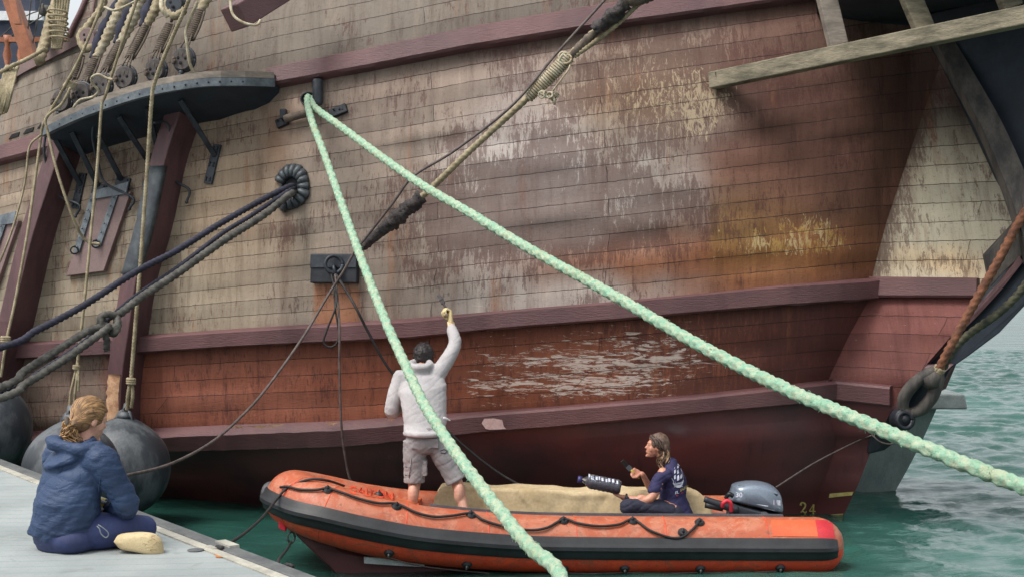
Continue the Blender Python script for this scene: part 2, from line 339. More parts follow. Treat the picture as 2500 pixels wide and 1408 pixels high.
    tcx = t.nodes.new('ShaderNodeTexCoord'); sx_ = t.nodes.new('ShaderNodeSeparateXYZ'); t.links.new(tcx.outputs['Object'], sx_.inputs[0]); yl = mth(t, 'MULTIPLY', rmp(t, sx_.outputs[0], 1.85, 2.05), rmp(t, sx_.outputs[2], 3.35, 3.1))
    fp = mth(t, 'ADD', pz, mth(t, 'MULTIPLY', mth(t, 'SUBTRACT', ap.outputs['Fac'], .5), .5))
    c = mix(t, rmp(t, fp, .53, .575, 0, .8), c, lin((206, 192, 182)) if low else mix(t, yl, lin((170, 152, 126)), mix(t, rmp(t, nz(t, coords(t, (1, 0, 1)), 6, 4), .4, .6), lin((166, 132, 74)), lin((186, 164, 120)))))
    rs = nz(t, coords(t, (5, 0, .7)), 1, 6, .7); c = mix(t, rmp(t, rs, .58, .72, 0, .4), c, lin((140, 88, 52)))
    sp = nz(t, coords(t, (1, 1, 1)), 26, 7, .8, .5); c = mix(t, rmp(t, sp, .54, .68, 0, .5), c, mix(t, 1, c, (.4, .34, .32), 'MULTIPLY'))
    c = mix(t, rmp(t, nz(t, coords(t, (1, 0, 1)), 17, 6, .8), .68, .72, 0, .6), c, lin((186, 172, 152)))
    vo = t.nodes.new('ShaderNodeTexVoronoi'); vo.feature = 'F1'; vo.inputs['Scale'].default_value = 1; vo.inputs['Randomness'].default_value = .75; mpv = t.nodes.new('ShaderNodeMapping'); mpv.inputs['Scale'].default_value = (.42, 2, 1); t.links.new(uv.outputs[0], mpv.inputs[0]); t.links.new(mpv.outputs[0], vo.inputs['Vector'])
    c = mix(t, rmp(t, vo.outputs['Distance'], .04, .08, .3, 0), c, mix(t, 1, c, (.3, .26, .25), 'MULTIPLY'))
    # seams
    seam = br.outputs['Fac']; sm = mth(t, 'MULTIPLY', seam, rmp(t, nz(t, coords(t, (1, 0, 1)), 5, 5, .7), .3, .55, .25, .95))
    c = mix(t, sm, c, lin((44, 32, 30)))
    t.links.new(c, p.inputs['Base Color']); p.inputs['Roughness'].default_value = .72; p.inputs['Specular IOR Level'].default_value = .3
    h = mth(t, 'ADD', mth(t, 'MULTIPLY', seam, -1.0), mth(t, 'MULTIPLY', nz(t, coords(t, (6, 6, 20)), 3, 8, .7), .5)); h = mth(t, 'ADD', h, mth(t, 'MULTIPLY', fp, .5))
    bump(t, p, h, .7, .012); return m
M['hull'] = hull_mat('hull_planking'); M['hull_low'] = hull_mat('hull_lower_planking', True)
def bottom_mat():
    m, t, p = mk('antifouling'); v = coords(t)
    c = mix(t, rmp(t, nz(t, v, 1.2, 5), .35, .7), lin((100, 54, 54)), lin((74, 46, 50)))
    c = mix(t, rmp(t, nz(t, coords(t, (8, 1, 1)), 2, 7), .55, .8, 0, .5), c, lin((48, 30, 32)))
    c = mix(t, rmp(t, nz(t, v, 7, 9, .75, .8), .66, .7, 0, .5), c, lin((132, 104, 100)))
    t.links.new(c, p.inputs['Base Color']); p.inputs['Roughness'].default_value = .5; bump(t, p, nz(t, v, 18, 6), .3, .006); return m
M['bottom'] = bottom_mat()
# ---------------------------------------------------------------- galleon hull
PL = Herm([(-8.4, 17.4), (-5.74, 15.6), (-3.65, 14.6), (-2.265, 14.0), (-1.007, 13.7), (.993, 13.5), (2.6, 13.6), (3.2, 13.76), (3.62, 14.0)])
KN = [(-80, 2350), (130, 2303), (400, 2212), (540, 2165), (670, 2130), (730, 2122), (820, 2072), (930, 2020), (1000, 2022), (1084, 2044), (1226, 1992), (1330, 1950)]
KX = [(-.5, 3.0), (0, 3.17), (.9, 3.25), (1.4, 3.25), (2.3, 3.6), (2.6, 3.65), (3.6, 3.98), (4.8, 4.42), (5.8, 4.7)]
def S_(z):
    if z >= 2: return .05*(z-2)+.05*(z-2)**2
    if z >= 1: return .1*(2-z)
    return .1+.9*(1-z)**1.3
def HY(X, z):
    s = interp(KX, z)-3.62; wgt = sst(.2, 3.6, X); Xp = min(X-s*wgt, 3.75)
    return PL(Xp)+S_(z)*(1-.35*wgt*(1 if z < 1 else 0))
def hsolve(px, py):
    Y = 14.
    for _ in range(30): Y = .35*Y+.65*HY((px-1250)/F*Y, CZ-(py-HZ)/F*Y)
    return Y
W1T = [(-300, 446), (0, 366), (140, 322), (400, 236), (665, 176), (900, 130), (1150, 78), (1400, 34), (1700, -12), (1990, -55), (2135, -80), (2500, -140)]
W1B = [(-300, 490), (0, 405), (140, 368), (400, 284), (665, 219), (900, 176), (1150, 127), (1400, 86), (1700, 44), (1990, 2), (2135, -20), (2300, -45), (2500, -80)]
W2T = [(-300, 868), (0, 838), (300, 821), (600, 800), (1000, 777), (1200, 760), (1500, 737), (1900, 697), (2135, 677), (2400, 680), (2520, 684)]
W2B = [(-300, 905), (0, 875), (300, 862), (600, 842), (1000, 822), (1200, 805), (1500, 783), (1900, 747), (2135, 727), (2400, 728), (2520, 732)]
W3T = [(-300, 1052), (0, 1052), (400, 1043), (850, 1025), (1230, 1000), (1350, 991), (1700, 962), (1900, 940), (2030, 925), (2200, 942), (2400, 960)]
W3B = [(-300, 1096), (0, 1092), (400, 1084), (850, 1073), (1230, 1046), (1350, 1037), (1700, 1003), (1900, 985), (2030, 972), (2200, 990), (2400, 1010)]
TOP = [(-300, 290), (0, 204), (40, 182), (155, 120), (182, 55), (212, -20), (235, -90), (2600, -130)]
def mixc(a, b, f): return tuple(a[i]*(1-f)+b[i]*f for i in range(3))
def gsn(px, py, cx, cy, sx, sy): return math.exp(-((px-cx)/sx)**2-((py-cy)/sy)**2)
def paint(px, py, knee=False, zone='mid'):
    nzv = noise.fractal(Vector((px/160, py/160, 0)), 1, 2, 4)*60; qx = px+nzv; qy = py+noise.noise(Vector((px/90, py/90, 5)))*40
    peel = .0; strk = .2
    if zone == 'low':
        c = mixc(lin((138, 84, 68)), lin((130, 78, 58)), sst(200, 1500, qx)); c = mixc(c, lin((92, 50, 46)), sst(1650, 2000, qx))
        c = mixc(c, lin((126, 114, 104)), (1-sst(240, 330, qx))*.85)
        c = mixc(c, lin((72, 44, 42)), sst(70, 0, py-interp(W2B, px))*.55*sst(600, 1200, px))  # shade below the middle wale, painted in along its lower edge
        c = mixc(c, lin((146, 82, 56)), gsn(qx, qy, 1150, 960, 320, 30)*.6)
        peel = .33*sst(1080, 1150, px)*sst(1950, 1650, px)+.34*gsn(px, py, 1330, 938, 240, 24)+.3*gsn(px, py, 1320, 872, 190, 20)+.45*gsn(px, py, 900, 915, 70, 30)+.25*gsn(px, py, 1480, 920, 130, 50)+.3*gsn(px, py, 1640, 880, 150, 22)+.25*gsn(px, py, 1560, 830, 200, 16)+.16*gsn(px, py, 600, 1000, 300, 25)
        peel = min(peel, .6); strk = .42+.2*sst(1400, 1700, px)
        if knee: c = lin((112, 68, 64)); peel = .28; strk = .1
        return c, peel, strk
    c = mixc(lin((144, 134, 118)), lin((134, 122, 112)), sst(450, 900, qx))
    c = mixc(c, lin((162, 155, 150)), sst(950, 1250, qx)*sst(250, 420, qy+ (qx-1100)*.15)*.9)
    c = mixc(c, lin((174, 168, 168)), gsn(qx, qy, 1330, 300, 150, 160)*.8)
    c = mixc(c, lin((146, 122, 94)), gsn(qx, qy, 1560, 240, 230, 120)*.8)
    c = mixc(c, lin((108, 68, 52)), sst(1600, 1880, qx+(qy-300)*.25)*.92)
    c = mixc(c, lin((80, 54, 46)), sst(1720, 1950, qx)*(1-sst(280, 560, qy))*.75)
    c = mixc(c, lin((140, 86, 46)), gsn(qx, qy, 1850, 625, 330, 80)*.85)
    c = mixc(c, lin((140, 108, 62)), sst(1720, 1748, px)*gsn(qx, py, 1770, 575, 200, 90)*.75)
    c = mixc(c, lin((142, 88, 58)), gsn(qx, qy, 1520, 645, 260, 50)*.85)
    c = mixc(c, lin((150, 96, 64)), sst(762, 772, px)*sst(882, 872, px)*sst(690, 700, py)*.75)
    c = mixc(c, lin((96, 78, 68)), sst(872, 880, px)*sst(896, 888, px)*sst(690, 700, py)*.5)
    c = mixc(c, lin((148, 110, 82)), gsn(qx, qy, 690, 350, 50, 75)*.6)
    c = mixc(c, lin((92, 72, 62)), gsn(px, py, 694, 600, 14, 170)*.5)
    c = mixc(c, lin((168, 140, 110)), gsn(qx, qy, 560, 470, 140, 200)*.4)
    c = mixc(c, lin((140, 116, 106)), (1-sst(0, 300, py-interp(W1B, px)+0))*.3)
    c = mixc(c, lin((78, 54, 46)), sst(60, 0, py-interp(W1B, px))*.75*sst(900, 1250, px))  # shadow under the upper wale, mixed into the plank colour
    up = interp(W1T, px)-py
    if up > 0: c = mixc(c, lin((112, 105, 97)), .85)
    strk = .36+.2*noise.noise(Vector((px/130, py/70, 2)))+.5*gsn(qx, qy, 1380, 480, 330, 170)+.45*gsn(qx, qy, 1650, 180, 330, 120)+.25*gsn(qx, qy, 1100, 560, 200, 100)
    peel = .5*sst(1728, 1745, px)*gsn(px, py, 1790, 575, 250, 100)*(.75+.55*noise.fractal(Vector((px/70, py/45, 8)), 1, 2, 4))+.42*gsn(px, py, 1600, 190, 260, 130)+.3*gsn(px, py, 1620, 320, 160, 110)+.4*gsn(px, py, 1560, 630, 160, 18)+.3*gsn(px, py, 1980, 590, 120, 40)+.3*gsn(px, py, 1740, 260, 80, 100)+.25*gsn(px, py, 2000, 560, 100, 110)+.45*gsn(px, py, 2150, 640, 30, 70)
    if knee:
        f = sst(250, 470, qy+(px-2350)*-.35); c = mixc(lin((78, 64, 56)), lin((186, 180, 160)), f)
        c = mixc(c, lin((214, 186, 148)), gsn(qx, qy, 2300, 640, 110, 40)*.8); strk = .4+.25*(1-sst(0, 90, px-interp(KN, py))); peel = .15*f
        c = mixc(c, lin((96, 76, 64)), (1-sst(0, 60, px-interp(KN, py)))*.6)
        if py > 740: c = lin((118, 72, 70)); peel = .25; strk = .15
    return c, min(peel, .62), min(strk, .85)
def RN(py): return interp([(-100, 2640), (400, 2560), (560, 2500), (640, 2450), (727, 2392), (820, 2322), (900, 2252), (980, 2192), (1010, 2172), (1084, 2132), (1180, 2096), (1256, 2060), (1340, 2022)], py)
def surf(name, rowf, vv, nu, mat, parent, zone, knee=False, relief=True):
    """rows: list of functions px->py ; vv: strake coordinate of each row"""
    nr = len(rowf); P = []; C = []; Pe = []; St = []; UV = []
    for r in range(nr):
        ud = 0; last = None
        for k in range(nu):
            tt = k/(nu-1)
            if not knee:
                px = -260+tt*2400
                for _ in range(4):
                    py = rowf[r](px); kx = interp(KN, py); px = -260+tt*(kx+260)
            else:
                px = 2200
                for _ in range(6):
                    py = rowf[r](px); a, b = interp(KN, py), RN(py); px = a+tt*(b-a)
            py = rowf[r](px); pyc = max(py, interp(TOP, px))
            if knee:
                kx = interp(KN, pyc); Y = hsolve(kx, pyc)-.0023*max(0, px-kx)
            else: Y = hsolve(px, pyc)
            if relief and 0 < r < nr-1: sk = math.floor(vv[r]); Y += (noise.noise(Vector((px/260+sk*7.3, sk*3.1, 0)))*.008)
            p = W(px, pyc, Y); ud += (p-last).length if last else 0; last = p
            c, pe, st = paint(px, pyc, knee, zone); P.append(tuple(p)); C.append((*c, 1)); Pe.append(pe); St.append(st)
            UV.append((ud/.165+(50 if knee else 0), vv[r]))
    mb = MB(); mb.v = P
    for r in range(nr-1):
        for k in range(nu-1):
            a, b, c, d = r*nu+k, r*nu+k+1, (r+1)*nu+k+1, (r+1)*nu+k
            if (Vector(P[a])-Vector(P[d])).length < 1e-4 and (Vector(P[b])-Vector(P[c])).length < 1e-4: continue
            mb.f.append((a, d, c, b)); mb.mi.append(0)
    o = mb.build(name, mat, parent); me = o.data
    ca = me.color_attributes.new('Col', 'FLOAT_COLOR', 'POINT'); ca.data.foreach_set('color', np.array(C, 'f').ravel())
    for nm, dat in (('peel', Pe), ('streak', St)):
        a = me.attributes.new(nm, 'FLOAT', 'POINT'); a.data.foreach_set('value', np.array(dat, 'f'))
    uvl = me.uv_layers.new(name='UVMap'); li = np.zeros(len(me.loops), 'i'); me.loops.foreach_get('vertex_index', li)
    uvl.data.foreach_set('uv', np.array(UV, 'f')[li].ravel()); return o
def lerpf(A, B, t): return lambda px: interp(A, px)*(1-t)+interp(B, px)*t
G = thing('galleon', (0, 14.5, 0), 'weathered wooden sailing ship with maroon bands, moored alongside, filling most of the view', 'sailing ship')
def rows(A, B, n, sub, v0):
    rf = [lerpf(A, B, 0.)]; vs = [v0]
    for i in range(n):
        for g in ((.035, .5, .965) if sub == 3 else (0, .5)): rf.append(lerpf(A, B, (i+g)/n)); vs.append(v0+i+g)
    rf.append(lerpf(A, B, 1.)); vs.append(v0+n)
    return rf, vs
def upf(k): return lambda px: interp(W1T, px)-k*(33+9*sst(-100, 700, px))
rf = [upf((39-i)/3) for i in range(39)]; vs = [-13+i/3 for i in range(39)]
a, b = rows(W1T, W1B, 1, 1, 0)
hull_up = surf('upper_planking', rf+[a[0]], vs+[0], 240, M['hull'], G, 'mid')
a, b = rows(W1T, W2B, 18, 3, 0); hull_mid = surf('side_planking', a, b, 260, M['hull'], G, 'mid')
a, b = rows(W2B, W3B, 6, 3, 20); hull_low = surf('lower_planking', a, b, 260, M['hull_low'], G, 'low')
BT = [(-300, 1240), (0, 1262), (400, 1290), (650, 1325), (1200, 1345), (1700, 1345), (2100, 1345)]
a, b = rows(W3B, BT, 8, 3, 30); hull_bot = surf('underwater_hull', a, b, 200, M['bottom'], G, 'low')
a, b = rows(W1T, W2B, 18, 3, 0); knee_up = surf('stem_planking', a, b, 40, M['hull'], G, 'mid', True)
a, b = rows(W2B, W3B, 6, 3, 20); knee_low = surf('stem_planking', a, b, 40, M['hull_low'], G, 'low', True)
a, b = rows(W3B, BT, 8, 3, 30); knee_bot = surf('stem_foot', a, b, 30, M['bottom'], G, 'low', True)
HB = []
for o_ in (hull_up, hull_mid, hull_low, hull_bot, knee_up, knee_low, knee_bot): HB.append(o_)
def joined_bvh(obs):
    V = []; Fs = []
    for o in obs:
        off = len(V); Mx = o.matrix_world; V += [Mx @ v.co for v in o.data.vertices]; Fs += [tuple(i+off for i in p.vertices) for p in o.data.polygons]
    return BVHTree.FromPolygons(V, Fs)
HT = joined_bvh(HB)
def HP(px, py):
    kx = interp(KN, py)
    if px <= kx: return W(px, py, hsolve(px, py))
    return W(px, py, hsolve(kx, py)-.0023*(px-kx))
def Hn(px, py):
    sx = 1
    if interp(KN, py)-30 < px <= interp(KN, py): sx = -1
    a = HP(px, py); b = HP(px+26*sx, py); c = HP(px, py+26); n = (b-a).cross(c-a).normalized()
    return -n if n.y > 0 else n
def H(px, py, off=0.):
    n = Hn(px, py); return HP(px, py)+n*off, n
def strip(name, TA, BA, x0, x1, thick, mat, parent, step=12, jit=.0, knee=False):
    """rail: box section following hull between two image curves"""
    mb = MB(); n = int((x1-x0)/step)+1; vs = []
    for i in range(n+1):
        px = x0+(x1-x0)*i/n; t_, b_ = interp(TA, px), interp(BA, px); a = H(px, t_)[0]; c = H(px, b_)[0]; nn = Hn(px, (t_+b_)/2); up = (a-c).normalized()
        j = noise.noise(Vector((px/40, 3, 1)))*jit; j2 = noise.noise(Vector((px/25, 9, 1)))*jit
        vs += [a-nn*.03, a+nn*(thick*.8+j), a+nn*(thick+j)-up*.02, c+nn*(thick+j2)+up*.02, c+nn*(thick*.8+j2)+up*j, c-nn*.03]
    fs = [(i*6+k, i*6+k+1, i*6+7+k, i*6+6+k) for i in range(n) for k in range(5)]+[(0, 5, 4, 3, 2, 1), tuple(n*6+k for k in range(6))]
    mb.add(vs, fs); return mb.build(name, mat, parent, smooth=True, autos=35)
strip('wale', W1T, W1B, 666, 2020, .13, M['wale'], G, jit=.012)
strip('wale', W1T, W1B, -240, 190, .13, M['wale'], G, jit=.012)
strip('wale', W2T, W2B, -240, 2133, .15, M['wale'], G, jit=.012)
strip('wale', W2T, W2B, 2136, 2392, .1, M['wale'], G, jit=.005)
strip('wale', W3T, W3B, -240, 2030, .14, M['wale'], G, jit=.012)
strip('wale', W3T, W3B, 2034, 2178, .08, M['wale'], G, jit=.005)
# caulking ledge strips with bare edges just above / below wales
def rider(fl, width, depth, parent, mat, lead=None):
    """deep vertical timber; fl = base curve right edge on the hull (px,py)"""
    P = cr([Vector((x, y, 0)) for x, y in fl], 6); mb = MB(); vs = []
    for i, p in enumerate(P):
        b = H(p.x, p.y)[0]; n = Hn(p.x, p.y); n = Vector((n.x, n.y, n.z*.3)).normalized()
        t_ = Vector((0, 0, 1)).cross(n).normalized(); t_ = -t_ if t_.x < 0 else t_
        d = depth(i/(len(P)-1)) if callable(depth) else depth
        vs += [b-n*.05, b+n*d, b+n*d-t_*width, b-n*.05-t_*width]
    fs = [(i*4+k, i*4+(k+1) % 4, i*4+4+(k+1) % 4, i*4+4+k) for i in range(len(P)-1) for k in range(4)]+[(0, 1, 2, 3), tuple((len(P)-1)*4+k for k in range(4))]
    mb.add(vs, fs); return mb.build('rider_timber', mat, parent, smooth=False, bevel=.012), vs
RB, vsB = rider([(505, 225), (490, 290), (455, 400), (420, 560), (385, 680), (365, 800), (346, 930), (342, 1050)], .2, lambda t: .36-.04*t, G, M['rider'])
RA, vsA = rider([(212, 330), (200, 370), (168, 470), (128, 600), (85, 780), (56, 900), (42, 1035)], .2, lambda t: .33, G, M['rider'])
RC, vsC = rider([(-20, 400), (-60, 560), (-100, 700), (-140, 900), (-150, 1035)], .2, lambda t: .33, G, M['rider'])
# bare scraped wood and lead sheath on rider B front face
mb = MB()
nb = len(vsB)//4
def rb_face(t):
    i = min(nb-1, max(0, int(t*(nb-1)))); f = t*(nb-1)-i; j = min(nb-1, i+1)
    return [vsB[i*4+k].lerp(vsB[j*4+k], f) for k in range(4)]
def sheath(t0, t1, name, mat, inset, out, wob=0):
    vs = []; n = 14
    for k in range(n+1):
        q = rb_face(t0+(t1-t0)*k/n); nn = (q[1]-q[0]).normalized(); tt = (q[1]-q[2]).normalized(); wj = noise.noise(Vector((k*.9, 2, 0)))*wob
        vs += [q[2]+nn*out-tt*(-inset+wj), q[1]+nn*out-tt*(inset+abs(wj)), q[1]-nn*.05+tt*out if inset == 0 else q[1]+nn*out*.5-tt*inset, q[2]-nn*.05-tt*out if inset == 0 else q[2]+nn*out*.5+tt*inset]
    fs = [(i*4+k, i*4+(k+1) % 4, i*4+4+(k+1) % 4, i*4+4+k) for i in range(n) for k in range(4)]+[(0, 1, 2, 3), tuple(n*4+k for k in range(4))]
    MB().add(vs, fs).build(name, mat, G)
sheath(.3, .56, 'lead_sheathing', M['lead'], 0, .014, .02)
sheath(.83, .97, 'scraped_timber', M['barewood'], .02, .004, .04)
# ---------------------------------------------------------------- water
def water_mat():
    m, t, p = mk('harbour_water'); v = coords(t)
    p.inputs['Base Color'].default_value = (.012, .085, .062, 1)
    c = mix(t, rmp(t, nz(t, v, .25, 3), .3, .7), (.012, .055, .042), (.030, .100, .082)); t.links.new(c, p.inputs['Base Color'])
    p.inputs['Roughness'].default_value = .05; p.inputs['IOR'].default_value = 1.33; p.inputs['Specular IOR Level'].default_value = .5
    h = mth(t, 'ADD', nz(t, coords(t, (1, 1.8, 1)), 5, 5, .6), mth(t, 'MULTIPLY', nz(t, coords(t, (1, 2.2, 1)), 1.4, 4, .5, .4), 1.6)); sy_ = t.nodes.new('ShaderNodeSeparateXYZ'); tc_ = t.nodes.new('ShaderNodeTexCoord'); t.links.new(tc_.outputs['Object'], sy_.inputs[0])
    h = mth(t, 'MULTIPLY', h, rmp(t, sy_.outputs[1], 14, 60, 1, .8)); h = mth(t, 'ADD', h, mth(t, 'MULTIPLY', mth(t, 'MULTIPLY', nz(t, coords(t, (.45, 1.3, 1)), 1, 5, .6), 16.), rmp(t, sy_.outputs[1], 36, 46))); bump(t, p, h, .5, .024); return m
M['water'] = water_mat()
X0, X1, Y0, Y1, st = -12., 26., 1.5, 44., .075
gx = np.arange(X0, X1+st/2, st); gy = np.arange(Y0, Y1+st/2, st); XX, YY = np.meshgrid(gx, gy)
Z = np.zeros_like(XX); rng = np.random.RandomState(3)
for k in range(46):
    lam = .22*(1.09**k)*rng.uniform(.9, 1.1); th = rng.normal(1.15, .55); kx, ky = math.cos(th)*2*math.pi/lam, math.sin(th)*2*math.pi/lam
    ph = rng.uniform(0, 6.28); a = .0135*lam**.72*(1 if lam < 1.4 else (1.4/lam)**1.3)
    env = .55+.45*np.sin(XX*rng.uniform(.2, .8)+YY*rng.uniform(.2, .8)+ph*2)
    s = np.sin(kx*XX+ky*YY+ph+.6*np.sin(.7*XX+.5*YY+ph)); Z += a*env*(1-np.abs(s)**.8*1.4 if k % 2 else s)
edge = np.minimum.reduce([XX-X0, X1-XX, YY-Y0, Y1-YY]); Z *= np.clip(edge/2., 0, 1)
# calmer in the lee between ship, pontoon and dinghy
calm = 1-.68*(1/(1+np.exp((XX-3.2-.12*(YY-12))*2.2))); Z *= calm; Z -= Z.mean()*0
nx, ny = len(gx), len(gy); vw = np.stack([XX.ravel(), YY.ravel(), Z.ravel()], 1)
ii = np.arange(ny-1)[:, None]*nx+np.arange(nx-1)[None, :]; fq = np.stack([ii, ii+1, ii+nx+1, ii+nx], -1).reshape(-1, 4)
ov = [(-400, -60, 0), (700, -60, 0), (700, 1800, 0), (-400, 1800, 0), (X0, Y0, 0), (gx[-1], Y0, 0), (gx[-1], gy[-1], 0), (X0, gy[-1], 0)]
o = len(vw); of = [(0, 1, 5, 4), (1, 2, 6, 5), (2, 3, 7, 6), (3, 0, 4, 7)]
me = bpy.data.meshes.new('water'); allv = np.vstack([vw, np.array(ov)]); me.vertices.add(len(allv)); me.vertices.foreach_set('co', allv.ravel())
nf = len(fq)+4; allf = np.vstack([fq, np.array(of)+o]); me.loops.add(nf*4); me.loops.foreach_set('vertex_index', allf.ravel().astype('i'))
me.polygons.add(nf); me.polygons.foreach_set('loop_start', np.arange(0, nf*4, 4, dtype='i')); me.polygons.foreach_set('loop_total', np.full(nf, 4, 'i'))
me.polygons.foreach_set('use_smooth', np.ones(nf, bool)); me.update(calc_edges=True); me.validate(); me.materials.append(M['water'])
wo = bpy.data.objects.new('water', me); COL.objects.link(wo); wo['kind'] = 'structure'; wo['label'] = 'green rippled harbour water'
# seabed far below so the water is not endless
# ---------------------------------------------------------------- quay
def quay_mat():
    m, t, p = mk('quay_boards'); v = coords(t, rot=(0, 0, math.radians(-6)))
    w_ = t.nodes.new('ShaderNodeTexWave'); w_.wave_type = 'BANDS'; w_.bands_direction = 'Y'; w_.wave_profile = 'SAW'; w_.inputs['Scale'].default_value = 2.2; w_.inputs['Distortion'].default_value = .15; w_.inputs['Detail'].default_value = 2
    t.links.new(v, w_.inputs['Vector']); line = rmp(t, w_.outputs['Fac'], .955, .99)
    c = mix(t, rmp(t, nz(t, v, 1.5, 6), .3, .7), lin((150, 156, 156)), lin((130, 137, 137)))
    c = mix(t, rmp(t, nz(t, coords(t, (3, 26, 1), rot=(0, 0, math.radians(-6))), 1, 6, .7), .45, .8, 0, .4), c, lin((132, 138, 136)))
    c = mix(t, rmp(t, nz(t, v, 45, 6, .85), .55, .68, 0, .65), c, lin((118, 120, 118)))
    c = mix(t, rmp(t, nz(t, v, 4, 8, .75, .6), .56, .66, 0, .45), c, lin((112, 116, 112)))
    c = mix(t, mth(t, 'MULTIPLY', line, .8), c, lin((88, 122, 120)))
    t.links.new(c, p.inputs['Base Color']); p.inputs['Roughness'].default_value = .7
    bump(t, p, mth(t, 'ADD', mth(t, 'MULTIPLY', line, -1), nz(t, v, 50, 6)), .4, .006); return m
M['quay'] = quay_mat()
M['kerb'] = simple('dark_edge_rubber', (98, 100, 100), (74, 76, 78), 5, .7, bmp=.5, bscale=40)
M['alu'] = simple('pale_aluminium', (196, 192, 178), (160, 158, 148), 6, .5, .2)
def qpt(px, py): return W(px, py, (CZ-QZ)*F/(py-HZ))
qa, qb = qpt(0, 1121), qpt(765, 1408); qd = (qb-qa).normalized(); qn = Vector((qd.y, -qd.x, 0)); qn = -qn if qn.dot(Vector((-1, -1, 0))) < 0 else qn
E0 = qa-qd*22; E1 = qb+qd*9
mb = MB()
def slab(mb, e0, e1, o0, o1, z0, z1, mi=0):
    a, b, c, d = e0+qn*o0, e1+qn*o0, e1+qn*o1, e0+qn*o1
    vs = [Vector((q.x, q.y, z)) for z in (z0, z1) for q in (a, b, c, d)]
    mb.add(vs, [(0, 1, 2, 3), (7, 6, 5, 4), (0, 4, 5, 1), (1, 5, 6, 2), (2, 6, 7, 3), (3, 7, 4, 0)], mi)
slab(mb, E0, E1, .17, 9, QZ-.3, QZ)
slab(mb, E0, E1, .02, 9, -1.0, QZ-.302, 1)
mb.build('quay_deck', [M['quay'], M['kerb']], smooth=False, kind='structure', label='pale boarded quay deck')
K = thing('quay_edge', qa, 'dark rubber edging with pale metal strip along the pale quay', 'quay edging')
mb = MB(); slab(mb, E0, E1, 0, .10, QZ-.28, QZ+.012); mb.build('rubber_edge', M['kerb'], K, smooth=False, bevel=.01)
mb = MB(); slab(mb, E0, E1, .103, .165, QZ-.2, QZ+.006); mb.build('metal_strip', M['alu'], K, smooth=False)
# ---------------------------------------------------------------- galleon fittings
def plate(mb, c, n, up, w_, h_, t_, mi=0):
    n = Vector(n).normalized(); r = Vector(up).cross(n).normalized(); u = n.cross(r).normalized()
    return mb.box(Vector(c)+n*t_/2, r*w_/2, u*h_/2, n*t_/2, mi)
# --- chain-wale platform
CT = Herm([(108, 303), (180, 268), (250, 240), (340, 210), (430, 190), (500, 180), (560, 178), (620, 179), (664, 181)])
CD = [(108, 14.75), (250, 14.3), (430, 13.9), (540, 13.9), (600, 14.02), (664, 14.3)]
def chz(px): D = interp(CD, px); return W(px, CT(px), D)
n = 40; outer = [chz(108+(664-108)*i/n) for i in range(n+1)]
inner = []
for p in outer:
    # go straight back (along the ship's beam) until the hull
    Y = HY(p.x, p.z); q = Vector((p.x, Y, p.z))
    for _ in range(8): q = Vector((p.x-.35*(q.y-p.y), HY(q.x, p.z), p.z)); 
    q = Vector((p.x+.28*(q.y-p.y), 0, p.z)); q.y = HY(q.x, p.z)+.06; inner.append(q)
CH = .125
mb = MB(); vs = []
for o_, i_ in zip(outer, inner):
    if (i_.y < o_.y): i_ = o_+Vector((0, .02, 0))
    sl = .28*min(1, (i_.y-o_.y)); vs += [o_, i_, i_-Vector((0, 0, CH+sl)), o_-Vector((0, 0, CH))]
fs = [(i*4+k, i*4+(k+1) % 4, i*4+4+(k+1) % 4, i*4+4+k) for i in range(n) for k in range(4)]+[(3, 2, 1, 0), (n*4, n*4+1, n*4+2, n*4+3)]
chan = mb.add(vs, fs).build('channel_platform', [M['black_under']], G, smooth=False)
def edgeband(name, z0, z1, out, mat, parent):
    vs = []
    for k, o_ in enumerate(outer):
        t_ = (outer[min(n, k+1)]-outer[max(0, k-1)]); t_.z = 0; nn = Vector((t_.y, -t_.x, 0)).normalized(); nn = -nn if nn.y > 0 else nn
        vs += [o_-nn*.02+Vector((0, 0, z0)), o_+nn*out+Vector((0, 0, z0)), o_+nn*out+Vector((0, 0, z1)), o_-nn*.02+Vector((0, 0, z1))]
    fs = [(i*4+k, i*4+(k+1) % 4, i*4+4+(k+1) % 4, i*4+4+k) for i in range(n) for k in range(4)]+[(3, 2, 1, 0), (n*4, n*4+1, n*4+2, n*4+3)]
    return MB().add(vs, fs).build(name, mat, parent, smooth=False)
edgeband('edge_board', .015, -.05, .035, M['plank_grey'], chan); edgeband('iron_strap', -.054, -.135, .045, M['strap'], chan)
for k in range(1, n, 2):
    o_ = outer[k]; MB().sph(o_+Vector((0, -.047, -.095)), .011, 6, 4).build('bolt', M['iron_dark'], chan)
